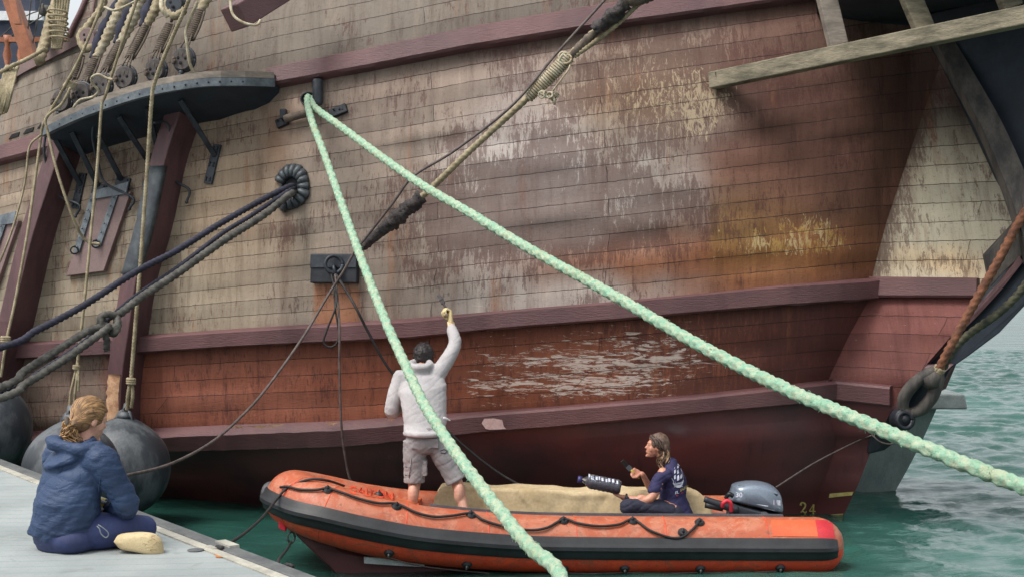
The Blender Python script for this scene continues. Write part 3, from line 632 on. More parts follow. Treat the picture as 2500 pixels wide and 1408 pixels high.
# --- struts with hull plates
struts = [((135, 340), (200, 452), (188, 510), 1), ((175, 322), (243, 455), None, 2), ((240, 330), (300, 440), None, 2), ((290, 285), (372, 405), (362, 455), 1), ((360, 265), (395, 385), (378, 460), 1), ((440, 245), (528, 382), (512, 450), 1)]
for (a, b, e, ty) in struts:
    base, nn = H(b[0], b[1]); nn = Hn(*b)
    top = W(a[0], a[1], interp(CD, max(112, a[0]))+.22)
    mb = MB(); d = (base-top).normalized(); sd_ = d.cross(Vector((0, -1, 0))).normalized(); mb.box((base+nn*.03+top)/2, sd_*.026, sd_.cross(d)*.02, (base+nn*.03-top)/2)
    s_ = mb.build('strut', M['iron'], G, smooth=False, bevel=.004)
    mb = MB()
    if ty == 1:
        up = (H(b[0]+10, b[1]-40)[0]-H(e[0], e[1])[0]).normalized(); c = (H(b[0]+3, b[1]-28)[0]+H(*e)[0])/2; hh = (H(b[0]+3, b[1]-28)[0]-H(*e)[0]).length
        plate(mb, c, nn, up, .10, hh, .03); r = up.cross(nn).normalized()
        for q in (-.42, -.36, -.05, .02, .36, .42):
            for s2 in (-.025, .025): mb.sph(c+up*q*hh+r*s2+nn*.034, .013, 6, 4)
    else:
        up = Vector((.15, 0, 1)).normalized(); c = H(b[0]+2, b[1]+8)[0]; plate(mb, c, nn, up, .19, .12, .03); r = up.cross(nn).normalized()
        for q in (-.035, .035):
            for s2 in (-.07, .07): mb.sph(c+up*q+r*s2+nn*.034, .012, 6, 4)
    mb.build('strut_plate', M['iron'], s_, smooth=False, bevel=.004)
# --- three bent iron rods
rods = [[(112, 325, .55), (108, 375, .5), (125, 440, .3), (165, 485, .12), (203, 504, .06), (192, 530, .05)],
        [(232, 290, .7), (226, 335, .6), (240, 400, .35), (280, 455, .15), (333, 486, .06), (323, 513, .05)],
        [(375, 300, .75), (410, 305, .5), (418, 385, .3), (435, 440, .12), (470, 466, .06), (463, 496, .05)]]
for r in rods:
    pts = [H(x, y, o_)[0] if o_ < .3 else (lambda q: q)(W(x, y, hsolve(x, y)-o_)) for x, y, o_ in r]
    mb = MB().tube(cr(pts, 8), .014, 8); mb.sph(pts[-1], .02, 8, 6); mb.build('bent_rod', M['iron'], G)
# --- gun port lids
def quad_on_hull(mb, pts, t_, off=.0, mi=0):
    P = [H(x, y)[0] for x, y in pts]; c = sum(P, Vector())/4; nn = (P[1]-P[0]).cross(P[3]-P[0]).normalized(); nn = -nn if nn.y > 0 else nn
    vs = [p+nn*(off) for p in P]+[p+nn*(off+t_) for p in P]; mb.add(vs, [(0, 1, 2, 3), (7, 6, 5, 4), (0, 4, 5, 1), (1, 5, 6, 2), (2, 6, 7, 3), (3, 7, 4, 0)], mi); return nn, P
def gunport(o, sc=1.):
    q = lambda x, y: (o[0]+x*sc, o[1]+y*sc)
    lid = None
    mb = MB(); nn, P = quad_on_hull(mb, [q(0, 205), q(92, 193), q(158, 0), q(62, 18)], .05, .01)
    lid = mb.build('port_lid', M['port'], G, smooth=False, bevel=.006)
    mb = MB(); quad_on_hull(mb, [q(60, 22), q(70, 0), q(156, -22), q(150, 8)], .022, .065); mb.build('hinge_bar', M['strap'], lid, smooth=False, bevel=.004)
    for a, b in ((q(70, 10), q(28, 150)), (q(126, 2), q(80, 135))):
        mb = MB(); dx = 7*sc; quad_on_hull(mb, [(b[0]-dx, b[1]), (b[0]+dx, b[1]-2), (a[0]+dx, a[1]-2), (a[0]-dx, a[1])], .018, .062)
        for k in range(6):
            t_ = .1+k*.16; hp, hn = H(a[0]+(b[0]-a[0])*t_, a[1]+(b[1]-a[1])*t_); mb.sph(hp+nn*.097, .012, 6, 4)
        s_ = mb.build('hinge_strap', M['strap'], lid, smooth=False)
        c = H(b[0]+2*sc, b[1]-5*sc)[0]+nn*.12; mb = MB().torus(c, Vector((.5, -.8, .2)), .04, .009); mb.sph(c+Vector((0, .02, .04)), .014, 8, 6); mb.build('ring', M['iron_dark'], s_)
    return lid
gunport((170, 470)); gunport((-102, 540))
# --- small oar / scupper slots at far left
for (x, y) in ((22, 332), (57, 320), (92, 306)):
    mb = MB(); quad_on_hull(mb, [(x, y+9), (x+24, y+1), (x+27, y-9), (x+8, y-3)], .006, .003); mb.build('scupper_slot', M['hole'], G, smooth=False)
# --- hawse opening with rollers
def hole(px, py, rx, rz, name, rim=.03, rimmat='iron_dark'):
    c, _ = H(px, py); nn = Hn(px, py); q = nn.to_track_quat('Z', 'Y').to_matrix(); mb = MB()
    vs = []; m_ = 28
    for (sc, off) in ((1, .012), (.98, .03), (.86, .03), (.82, -.02)):
        for k in range(m_):
            a_ = 2*math.pi*k/m_; vs.append(c+q @ Vector((rx*sc*math.cos(a_), rz*sc*math.sin(a_), off)))
    fs = [(i*m_+k, i*m_+(k+1) % m_, (i+1)*m_+(k+1) % m_, (i+1)*m_+k) for i in range(3) for k in range(m_)]
    r_ = mb.add(vs, fs).build(name, M[rimmat], G)
    mb = MB(); mb.add([c+q @ Vector((rx*.85*math.cos(2*math.pi*k/m_), rz*.85*math.sin(2*math.pi*k/m_), .008)) for k in range(m_)], [tuple(range(m_))])
    mb.build('hole', M['hole'], r_, smooth=False); return c, nn, r_
hole(754, 243, .088, .075, 'hawse_pipe')
mb = MB(); a = H(783, 206, .08)[0]; b = H(783, 258, .08)[0]; mb.tube([a+Vector((0, 0, .02)), a, b, b-Vector((0, 0, .02))], [.045, .055, .055, .045], 16); mb.build('vertical_roller', M['iron'], G, autos=30)
mb = MB(); a = H(703, 297, .08)[0]; b = H(770, 280, .08)[0]; mb.tube([a, a.lerp(b, .03), a.lerp(b, .97), b], [.03, .042, .042, .03], 16); mb.build('horizontal_roller', M['rope_brown'], G)
for (x, y, w_) in ((692, 301, .13), (828, 274, .19)):
    mb = MB(); c = H(x, y)[0]; nn = Hn(x, y); up = Vector((-.0, 0, 1)); plate(mb, c, nn, (H(x, y-30)[0]-c)+Vector((-.04, 0, 0)), w_, .095, .05)
    for s_ in (-.04, .02, .05): mb.sph(c+Vector((s_, 0, .01))+nn*.055, .014, 6, 4)
    mb.build('roller_bracket', M['iron_dark'], G, smooth=False, bevel=.006)
mb = MB(); a = H(700, 285)[0]; mb.box(a+Hn(700, 285)*.07, Vector((.03, 0, 0)), Vector((0, .06, 0)), Vector((0, 0, .05))); mb.build('roller_bracket', M['iron_dark'], G, smooth=False, bevel=.006)
# --- leather lined hawse hole, ring of folded leather flaps
c, nn, hr = hole(712, 458, .12, .15, 'leather_hawse_hole', rimmat='lead')
q = nn.to_track_quat('Z', 'Y').to_matrix()
for k in range(15):
    a0 = math.radians(-150+k*21.5); rnd = random.Random(k); mb = MB(); ro = .235+rnd.uniform(-.02, .02); 
    def pp(a_, r_, o_): return c+q @ Vector((r_*math.cos(a_)*.86, r_*math.sin(a_)*1.0, o_))
    w_ = .185; vs = []
    for (r_, o_, ws) in ((.105, .012, .9), (.12, .05, .95), (.16, .062+rnd.uniform(0, .014), 1), (ro*.96, .035, 1.0), (ro, .012, .8)):
        vs += [pp(a0-w_*ws, r_, o_*.7), pp(a0, r_*1.02, o_*1.15), pp(a0+w_*ws, r_, o_*.75)]
    fs = [(i*3+j, i*3+j+1, i*3+4+j, i*3+3+j) for i in range(4) for j in range(2)]
    fl = mb.add(vs, fs).build('leather_flap', M['lead'], hr); so = fl.modifiers.new('s', 'SOLIDIFY'); so.thickness = .012; so.offset = -1
# --- ring block
mb = MB(); c0 = H(822, 657)[0]; nb_ = Hn(822, 657); upb = Vector((0, 0, 1)); plate(mb, c0-upb*.0, nb_, upb, .49, .29, .09); blk = mb.build('ring_block', M['iron_dark'], G, smooth=False, bevel=.01)
mb = MB(); plate(mb, c0+upb*.072+nb_*.088, nb_, upb, .485, .135, .012); mb.build('cover_plate', M['iron'], blk, smooth=False, bevel=.004)
RINGC = c0+nb_*.16+Vector((.03, 0, .03))
mb = MB().torus(RINGC, Vector((.25, -.9, .15)), .085, .018, 30, 10); mb.build('mooring_ring', M['iron'], blk)
mb = MB().torus(RINGC+Vector((.01, .02, -.06)), Vector((1, 0, .3)), .05, .016, 20, 8); mb.tube([RINGC+Vector((-.06, .06, -.08)), RINGC+Vector((.02, -.0, -.11)), RINGC+Vector((.05, .04, -.11))], .016, 8); mb.build('eye_bolt', M['iron'], blk)
# --- anchor beam (top)
mb = MB(); P0, P1 = W(572, 45, 13.35), W(742, -60, 14.2); d = (P1-P0).normalized(); up = Vector((-.15, 0, 1)).normalized(); sd_ = d.cross(up).normalized(); up = sd_.cross(d)
mb.box((P0+P1)/2, sd_*.125, up*.12, (P1-P0)/2); cat_ = mb.build('anchor_beam', M['wale'], G, smooth=False, bevel=.012)
# --- bulwark rail at the upper left
mb = MB(); R1 = [W(x, y, hsolve(x, y)-.05) for x, y in ((36, 184), (70, 164), (110, 144), (156, 120), (204, 96))]; R1 = cr(R1, 6); vs = []
for p in R1: vs += [p+Vector((0, -.03, -.04)), p+Vector((0, -.03, .07)), p+Vector((0, .2, .07)), p+Vector((0, .2, -.04))]
m_ = len(R1); mb.add(vs, [(i*4+k, i*4+(k+1) % 4, i*4+4+(k+1) % 4, i*4+4+k) for i in range(m_-1) for k in range(4)]+[(3, 2, 1, 0), (m_*4-4, m_*4-3, m_*4-2, m_*4-1)]); mb.build('cap_rail', M['port'], G, smooth=False)
mb = MB(); R2 = cr([W(x, y, hsolve(x, y)-.04) for x, y in ((156, 120), (176, 70), (200, 20), (222, -40))], 6); mb.tube(R2, .03, 8); R2 = cr([W(x, y, hsolve(x, y)-.04) for x, y in ((222, 60), (228, 20), (236, -30))], 6); mb.tube(R2, .015, 8); mb.build('bulwark_edge', M['wale'], G)
mb = MB(); R2 = cr([W(x, y, hsolve(x, y)-.05) for x, y in ((-40, 222), (0, 206), (40, 190))], 6); mb.tube(R2, .05, 10); mb.build('low_rail', M['port'], G)
# --- beakhead: headrail beam with posts, underside of the head, brace, cutwater
def beam(name, a, b, hw, hh, mat, parent=G, up=(0, 0, 1), bev=.01, taper=1):
    d = Vector(b)-Vector(a); u = Vector(up); s_ = d.cross(u).normalized(); u = s_.cross(d).normalized()
    return MB().box((Vector(a)+Vector(b))/2, s_*hw, u*hh, d/2, 0, taper).build(name, mat, parent, smooth=False, bevel=bev)
a = H(1738, 201, .03)[0]; b = W(2560, 28, 11.7)
hb = beam('head_rail', a, b, .075, .082, M['oldwood'])
mb = MB(); plate(mb, a+Vector((.09, -.10, .02)), (0.1, -1, 0), (-.25, 0, 1), .14, .14, .012); mb.build('end_plate', M['rope_brown'], hb, smooth=False)
for (x0, y0, x1, y1, dd) in ((2012, -30, 2046, 112, 12.95), (2200, -60, 2256, 72, 12.45), (2436, -70, 2470, 20, 12.0)):
    beam('head_post', W(x1, y1, dd+.12), W(x0, y0, dd+.12), .085, .07, M['oldwood'] if x0 > 2100 else M['plank_grey'], up=(0, -1, 0))
# planked floor / underside of the head
pts = [(1992, 6, 13.8), (2010, -30, 13.0), (2260, -60, 12.2), (2620, -90, 11.4), (2900, -60, 12.5), (2750, 60, 14.1), (2330, 70, 14.3), (2100, 55, 14.3), (1995, 42, 14.3)]
zt = 5.15
top_ = []
for (x, y, d_) in pts: top_.append(W(x, y, d_))
lo_ = [Vector((p.x, p.y, p.z)) for p in top_]; hi_ = [Vector((p.x, p.y, p.z+.5)) for p in top_]; nP = len(pts)
MB().add(lo_+hi_, [tuple(range(nP))[::-1], tuple(range(nP, 2*nP))]+[(i, (i+1) % nP, (i+1) % nP+nP, i+nP) for i in range(nP)]).build('head_floor', M['black_under'], G, smooth=False)
for (x0, y0, d0, x1, y1, d1) in ((2240, 60, 13.9, 2560, -12, 12.6),):
    beam('floor_beam', W(x0, y0, d0), W(x1, y1, d1), .07, .06, M['black_under'])
# head side wall, dark paint, right of the brace
sw = [(2240, 20, 14.15), (2318, 150, 13.72), (2392, 300, 13.4), (2452, 430, 13.15), (2505, 520, 12.95), (2560, 640, 12.8), (2760, 560, 12.3), (2760, -60, 12.3), (2500, -60, 13.2)]
fr = [W(*p) for p in sw]; bk = [p+Vector((.05, .4, 0)) for p in fr]; nP = len(sw)
MB().add(fr+bk, [tuple(range(nP)), tuple(range(nP, 2*nP))[::-1]]+[(i, i+nP, (i+1) % nP+nP, (i+1) % nP) for i in range(nP)]).build('head_side', M['black_under'], G, smooth=False)
brp = cr([W(2292, 90, 13.85), W(2352, 195, 13.45), W(2415, 310, 13.15), (W(2468, 430, 12.9)), W(2510, 545, 12.75), W(2550, 680, 12.7)], 8)
mb = MB(); vs = []
for k, p in enumerate(brp):
    t_ = (brp[min(len(brp)-1, k+1)]-brp[max(0, k-1)]).normalized(); s_ = t_.cross(Vector((0, -1, 0))).normalized(); w_ = .095+.03*k/len(brp)
    vs += [p-s_*w_+Vector((0, .06, 0)), p-s_*w_*.9-Vector((0, .09, 0)), p+s_*w_*.9-Vector((0, .09, 0)), p+s_*w_+Vector((0, .06, 0))]
m_ = len(brp); mb.add(vs, [(i*4+k, i*4+(k+1) % 4, i*4+4+(k+1) % 4, i*4+4+k) for i in range(m_-1) for k in range(4)]+[(3, 2, 1, 0), (m_*4-4, m_*4-3, m_*4-2, m_*4-1)]); mb.build('head_knee', M['darkwood'], G, smooth=True, autos=40)
def extr(name, pts, thick, mat, parent=G, dirv=(.15, 1, 0), bev=.01, smooth=False):
    fr = [W(*p) for p in pts]; bk = [p+Vector(dirv)*thick for p in fr]; n_ = len(pts)
    mb = MB().add(fr+bk, [tuple(range(n_)), tuple(range(n_, 2*n_))[::-1]]+[(i, i+n_, (i+1) % n_+n_, (i+1) % n_) for i in range(n_)])
    return mb.build(name, mat, parent, smooth=smooth, bevel=bev)
def cwd(x): return 13.45-.0022*(x-2390)
# cutwater
cw = [(2168, 1005), (2215, 938), (2300, 852), (2370, 780), (2420, 722), (2470, 650), (2540, 560), (2640, 470), (2700, 560), (2570, 680), (2500, 748), (2440, 812), (2368, 866), (2322, 898), (2288, 960), (2235, 1010), (2200, 1018)]
CWO = extr('cutwater', [(x, y, cwd(x)-.1) for x, y in cw], .42, M['black_under'])
# edge board along the cutwater top, light worn edge
eb = [(2162, 1000), (2225, 912), (2312, 828), (2380, 758), (2440, 690), (2490, 625), (2498, 640), (2448, 704), (2388, 770), (2320, 838), (2235, 922), (2172, 1006)]
extr('edge_moulding', [(x, y, cwd(x)-.16) for x, y in eb], .1, M['rider'], bev=.004)
wk = [(2405, 622), (2500, 520), (2560, 470), (2620, 480), (2505, 615), (2450, 665), (2420, 700)]
extr('cheek_knee', [(x, y, cwd(x)-.13) for x, y in wk], .14, M['darkwood'])
extr('stem_cheek', [(2175, 1003, 13.68), (2245, 890, 13.5), (2330, 888, 13.36), (2300, 915, 13.36), (2252, 915, 13.48), (2196, 1012, 13.6)], .2, M['rider'])
extr('stem_piece', [(2262, 905, 13.75), (2342, 872, 13.7), (2310, 948, 13.75), (2290, 958, 13.8), (2240, 960, 13.8)], .25, M['port'], bev=.006)
extr('lower_stem', [(2128, 1032, 13.85), (2185, 1000, 13.75), (2235, 1012, 13.65), (2206, 1062, 13.8), (2160, 1098, 13.9), (2118, 1108, 13.95)], .3, M['iron_dark'])
# waterline marks and draught figures
for (pts) in ([(2026, 1203), (2092, 1198), (2090, 1207), (2024, 1213)], [(2008, 1256), (2062, 1251), (2060, 1259), (2006, 1264)]):
    mb = MB(); P = [H(min(x, RN(y)-3), y, .006)[0] for x, y in pts]; mb.add(P, [(0, 1, 2, 3)]); o_ = mb.build('waterline_mark', M['yellow_mark'], G, smooth=False)
def glyph(mb, strokes, org, ux, uy, wd, proj, n_=8, mi=0):
    """calligraphic strokes: list of polylines with widths in glyph units"""
    for st in strokes:
        pts = cr([Vector((x, y, 0)) for x, y, _ in st], n_) if len(st) > 2 else [Vector((st[0][0], st[0][1], 0)), Vector((st[1][0], st[1][1], 0))]
        ws = np.interp(np.linspace(0, len(st)-1, len(pts)), range(len(st)), [s_[2] for s_ in st]); vs = []
        for k, p in enumerate(pts):
            t_ = (pts[min(len(pts)-1, k+1)]-pts[max(0, k-1)]).normalized(); q = Vector((-t_.y, t_.x, 0))*ws[k]*wd
            for s_ in (1, -1): e = p+q*s_; vs.append(proj(org, ux, uy, e))
        mb.add(vs, [(2*k, 2*k+1, 2*k+3, 2*k+2) for k in range(len(pts)-1)], mi)
def pxproj(tree, off):
    def f(org, ux, uy, e):
        x = org[0]+ux[0]*e.x+uy[0]*e.y; y = org[1]+ux[1]*e.x+uy[1]*e.y; r = ray(x, y, tree, off); return r[0] if r else W(x, y, 14)
    return f
TWO = [[(.15, .75, .16), (.2, .95, .08), (.5, 1, .06), (.75, .82, .12), (.65, .55, .1), (.3, .25, .06), (.12, .08, .05)], [(.1, .12, .05), (.4, .2, .08), (.65, .05, .08), (.9, .2, .06)]]
FOUR = [[(.62, 0, .1), (.62, .98, .12)], [(.62, .98, .05), (.05, .32, .05)], [(.05, .3, .06), (.95, .3, .06)], [(.45, .02, .04), (.8, .02, .04)]]
mb = MB(); pj = pxproj(HT, .006); glyph(mb, TWO, (1952, 1251), (19, 0), (-1, -26), 1, pj); glyph(mb, FOUR, (1974, 1253), (19, 1), (0, -25), 1, pj); mb.build('draught_figures', M['yellow_mark'], G, smooth=False, label='pale yellow draught figures 24')
# pale repaired patch on the lowest wale, little splinter on the top wale
def hpatch(name, pts, mat, off, D=None):
    P = [H(x, y)[0]+Hn(x, y)*off for x, y in pts]; return MB().add(P, [tuple(range(len(P)))]).build(name, mat, G, smooth=False)
mb = MB(); P = [W(x, y, hsolve(x, y)-.152) for x, y in ((1176, 1032), (1182, 1021), (1205, 1020), (1226, 1024), (1230, 1040), (1236, 1046), (1196, 1048), (1186, 1046))]; mb.add(P, [tuple(range(8))])
mb.build('bare_patch', simple('primer_patch', (206, 176, 172), (190, 156, 152), 14, .8), G, smooth=False)
mb = MB()
rp = random.Random(5)
for (x0, x1, y0) in ((600, 700, 1045), (400, 470, 1080), (790, 830, 1042), (940, 965, 1022), (560, 600, 1052)):
    vs = []; n_ = 12
    for k in range(n_+1):
        x = x0+(x1-x0)*k/n_; e = math.sin(math.pi*k/n_)*rp.uniform(2, 7); y = interp(W3T, x)+5 if y0 < 1060 else interp(W3B, x)-4
        for s_ in (0, 1):
            yy = y+e*s_-1; vs.append(W(x, yy, hsolve(x, yy)-.153))
    MB().add(vs, [(2*k, 2*k+1, 2*k+3, 2*k+2) for k in range(n_)]).build('chipped_paint', M['barewood'], G, smooth=False)

# ---------------------------------------------------------------- ropes
def lob(n_, amp, pitch):
    return lambda th, s: 1+amp*np.abs(np.cos(n_*.5*(th-2*math.pi*s/pitch)))*2-amp
def braid(amp, pitch):
    def f(th, s):
        a = np.cos(4*th-2*math.pi*s/pitch); b = np.cos(4*th+2*math.pi*s/pitch); return 1+amp*np.maximum(a, b)*.9-amp*.3+amp*.5*np.cos(2*math.pi*s/pitch*2+2*th)
    return f
def rope_mb(pts, r, kind='twist', mb=None, mi=0, sm=10):
    mb = mb or MB(); c = cr(pts, sm); rm = r if np.isscalar(r) else min(r)
    if kind == 'twist': P, q = resample(c, max(rm*.7, .012)); mb.tube(P, r, 12, mi, lob(3, .27, rm*6))
    elif kind == 'braid': P, q = resample(c, rm*.22); P = P+np.array([[noise.noise(Vector((s*9, 1, 0))), noise.noise(Vector((s*9, 5, 0))), noise.noise(Vector((s*9, 9, 0)))] for s in q])*rm*.15; mb.tube(P, r, 20, mi, braid(.15, rm*4.2))
    else: P, q = resample(c, max(rm*1.5, .03)); mb.tube(P, r, 8, mi)
    return mb
def rope(name, pts, r, mat, label, cat='rope', kind='twist', group=None, sm=10):
    return rope_mb(pts, r, kind, None, 0, sm).build(name, M[mat], None, label=label, cat=cat, group=group)
def Wl(l): return [W(*p) for p in l]
# green mooring ropes
g1 = Wl([(752, 236, 14.35), (752, 262, 13.95), (766, 310, 13.5), (790, 372, 13.), (835, 500, 12.1), (885, 640, 11.1), (940, 780, 10.2), (985, 880, 9.5), (1035, 985, 8.8), (1110, 1100, 7.9), (1200, 1220, 7.1), (1290, 1330, 6.45), (1370, 1412, 5.95)])+[Vector((.12, 5.35, 1.14)), Vector((-.05, 4.9, 1.2))]
g2 = Wl([(762, 240, 14.35), (768, 262, 13.95), (830, 308, 13.2), (1000, 432, 11.7), (1150, 522, 10.6), (1300, 612, 9.7), (1500, 722, 8.65), (1700, 838, 7.8), (1900, 940, 7.1), (2050, 1005, 6.65), (2200, 1068, 6.3), (2400, 1150, 5.9), (2500, 1188, 5.7)])+[Vector((2.6, 4.2, 1.5)), Vector((2.95, 2.6, 1.3)), Vector((2.75, 1.5, 1.25))]
def fuzz(o, pts, r, n_, seed, ln=.035):
    """loose yarn ends of one rope"""
    rg = random.Random(seed); P, q = resample(cr(pts, 10), .01); mb = MB(); T, N_, B_ = frames(P)
    for _ in range(n_):
        i = rg.randrange(len(P)-1)
        if P[i][1] < 4.5: continue
        a = rg.uniform(0, 6.28); d = Vector(N_[i]*math.cos(a)+B_[i]*math.sin(a)); t_ = Vector(T[i])*rg.uniform(-1, 1); p0 = Vector(P[i])+d*r*.9; L = ln*rg.uniform(.4, 1)
        p1 = p0+(d+t_).normalized()*L*.6; p2 = p1+(t_*1.2+d*.3+Vector((0, 0, -.4))).normalized()*L*.6
        mb.tube([p0, p1, p2], [.0022, .0018, .001], 4)
    mb.build('loose_yarns', M['green'], o, kind='stuff')
o = rope('mooring_rope', g1, .032, 'green', 'thick pale green braided mooring rope running steeply down in front of the man', kind='braid', group='green mooring ropes'); fuzz(o, g1, .032, 300, 1, .022)
o = rope('mooring_rope', g2, .032, 'green', 'thick pale green braided mooring rope sloping down to the right across the bow', kind='braid', group='green mooring ropes'); fuzz(o, g2, .032, 380, 2, .022)
# bollards on the quay that the ropes lead to are out of frame
for i, (p, lb) in enumerate(((Vector((-.12, 4.75, QZ)), 'dark iron bollard on the quay holding the steeper green rope'), (Vector((2.6, 1.45, QZ)), 'dark iron bollard on the quay holding the longer green rope'))):
    mb = MB().tube([p, p+Vector((0, 0, .03)), p+Vector((0, 0, .05)), p+Vector((0, 0, .24)), p+Vector((0, 0, .3)), p+Vector((0, 0, .33))], [.14, .14, .08, .07, .12, .1], 20); mb.build('bollard', M['iron_dark'], None, label=lb, cat='bollard', group='quay bollards')
# navy and grey ropes from the leather hawse hole
hs = H(712, 458, .02)[0]
nv1 = [hs+Vector((.02, .1, 0))]+Wl([(708, 456, 14.), (660, 478, 13.85), (540, 545, 13.4), (430, 613, 13.), (330, 665, 12.6), (200, 748, 12.1), (90, 806, 11.7), (0, 848, 11.4)])+[Vector((-5.2, 10.6, 1.7)), Vector((-6.2, 10., 1.2))]
rope('mooring_rope', nv1, .027, 'rope_navy', 'upper navy blue rope running down left from the leather ringed hole', group='ropes from the leather ringed hole')
nv2 = [hs+Vector((.03, .1, -.02))]+Wl([(712, 462, 13.98), (660, 496, 13.8), (600, 535, 13.55), (540, 572, 13.3), (430, 656, 12.95), (330, 724, 12.6), (270, 775, 12.35), (200, 838, 12.1), (100, 905, 11.75), (0, 960, 11.4)])+[Vector((-5.2, 10.6, 1.25)), Vector((-6.2, 10., 1.2))]
rope('mooring_rope', nv2, .02, 'rope_navy', 'lower navy blue rope tucked against the grey rope', group='ropes from the leather ringed hole')
gr = [hs+Vector((.03, .08, -.05))]+Wl([(706, 476, 13.9), (640, 528, 13.65), (540, 592, 13.2), (430, 670, 12.85), (350, 722, 12.55), (290, 768, 12.3)])
rope('mooring_rope', gr, .032, 'rope_grey', 'thick grey laid rope ending in a knot above the quay', group='ropes from the leather ringed hole')
gl = Wl([(262, 795, 12.15), (215, 808, 12.05), (150, 848, 11.85), (60, 905, 11.55), (0, 945, 11.35)])+[Vector((-5.2, 10.6, 1.3)), Vector((-6.2, 10., 1.1))]
gl2 = Wl([(270, 795, 12.1), (235, 822, 12.), (150, 882, 11.75), (60, 938, 11.45), (0, 972, 11.25)])+[Vector((-5.2, 10.5, 1.2)), Vector((-6.2, 9.9, 1.1))]
rope('mooring_rope', gl, .03, 'rope_grey', 'upper of two grey rope legs below the knot', group='ropes from the leather ringed hole')
rope('mooring_rope', gl2, .03, 'rope_grey', 'lower of two grey rope legs below the knot', group='ropes from the leather ringed hole')
kc = W(265, 790, 12.2); mb = MB()
for s_ in range(3):
    pts = [kc+Vector((.07*math.cos(a*.9+s_)+.01*s_, .055*math.sin(a*1.7+s_*2), .085*math.sin(a*.9+s_*.8))) for a in np.linspace(0, 6.9, 14)]; rope_mb(pts, .026, 'twist', mb)
rope_mb([kc+Vector((-.03, -.03, .08)), kc+Vector((-.05, -.08, .05)), kc+Vector((-.01, -.07, -.08)), kc+Vector((.0, -.05, -.16)), kc+Vector((-.01, -.04, -.22))], .026, 'twist', mb)
mb.tube([kc+Vector((-.01, -.04, -.2)), kc+Vector((.0, -.04, -.24))], [.02, .03], 8)
mb.build('rope_knot', M['rope_grey'], None, label='bulky grey rope knot with a short hanging tail', cat='knot')
# ---- the served stay from the ring up to the right
st_ = Wl([(872, 612, 13.42), (1030, 480, 13.3), (1150, 366, 13.15), (1290, 238, 13.0), (1385, 142, 12.9), (1450, 78, 12.82), (1520, 18, 12.75), (1600, -60, 12.7)])
sg = thing('served_stay', st_[0], 'beige and tarred ship stay running up right from the iron ring', 'rigging rope')
sp_ = cr(st_, 10)
rope_mb(st_, .027).build('stay_rope', M['rope_beige'], sg)
def seg(a, b):
    i0, i1 = int(a*(len(sp_)-1)), int(b*(len(sp_)-1)); return [sp_[i] for i in range(i0, i1+1, 2)]
def lumpy(pts, r, mat, name, seed, amp=.3, step=.012, parent=sg):
    P, q = resample(pts, step); mb = MB()
    mb.tube(P, r, 16, 0, lambda th, s: 1+amp*np.array([noise.fractal(Vector((math.cos(t_)*1.3, math.sin(t_)*1.3, s*11+seed)), 1, 2, 3) for t_ in th])+.07*np.cos(2*math.pi*s/.045+th)); mb.build(name, M[mat], parent)
lumpy(seg(0, .15), [.04, .062, .066], 'tar', 'tarred_netting', 1, .35); lumpy(seg(.085, .15), [.07, .078, .06, .035], 'tar', 'torn_serving', 9, .45)
lumpy(Wl([(1392, 140, 12.87), (1425, 108, 12.84), (1462, 72, 12.8)]), [.03, .045, .045, .03], 'rope_brown', 'brown_serving', 4, .25)
lumpy(Wl([(1450, 76, 12.72), (1485, 48, 12.7), (1530, 8, 12.66)]), [.05, .065, .055], 'tar', 'black_tape_wrap', 6, .5)
lumpy(Wl([(1520, 2, 12.66), (1560, -4, 12.6), (1620, -30, 12.6)]), [.05, .07, .08], 'rope_brown', 'timber_block', 8, .15)
mb = MB(); P, q = resample(Wl([(1288, 236, 12.97), (1340, 190, 12.92), (1386, 142, 12.88)]), .018)
T, N_, B_ = frames(P); hel = []
for k in range(len(P)*8):
    f = k/8; i = min(len(P)-2, int(f)); p = P[i]+(P[i+1]-P[i])*(f-i); a = 2*math.pi*f*.75; R = .058*(1-.1*abs(f/len(P)-.5)); hel.append(p+N_[i]*R*math.cos(a)+B_[i]*R*math.sin(a))
mb.tube(hel, .011, 7); c = W(1345, 232, 12.85); rnd = random.Random(2)
mb.tube(P, .05, 12)
for k in range(9): mb.torus(c+Vector((rnd.uniform(-.09, .04), rnd.uniform(-.03, .03), rnd.uniform(-.03, .03))), (rnd.uniform(-1, 1), -1, rnd.uniform(-1, 1)), .03, .009, 12, 6)
mb.tube(cr([c+Vector((.01, 0, 0)), c+Vector((.03, -.02, -.05)), c+Vector((.035, 0, -.09))], 5), .012, 7); c = W(1382, 140, 12.84)
for k in range(5): mb.torus(c+Vector((rnd.uniform(-.03, .02), rnd.uniform(-.03, .03), rnd.uniform(-.03, .02))), (rnd.uniform(-1, 1), -1, rnd.uniform(-1, 1)), .045, .011, 14, 6)
rope_mb(Wl([(1392, 152, 12.85), (1388, 170, 12.8), (1362, 205, 12.8), (1350, 222, 12.82)]), .009, 'p', mb)
mb.build('whipping', M['rope_white'], sg)
rope_mb(Wl([(1402, 138, 12.86), (1445, 108, 12.8), (1500, 66, 12.74), (1560, 10, 12.7), (1640, -60, 12.6)]), .02).build('second_strand', M['rope_beige'], sg)
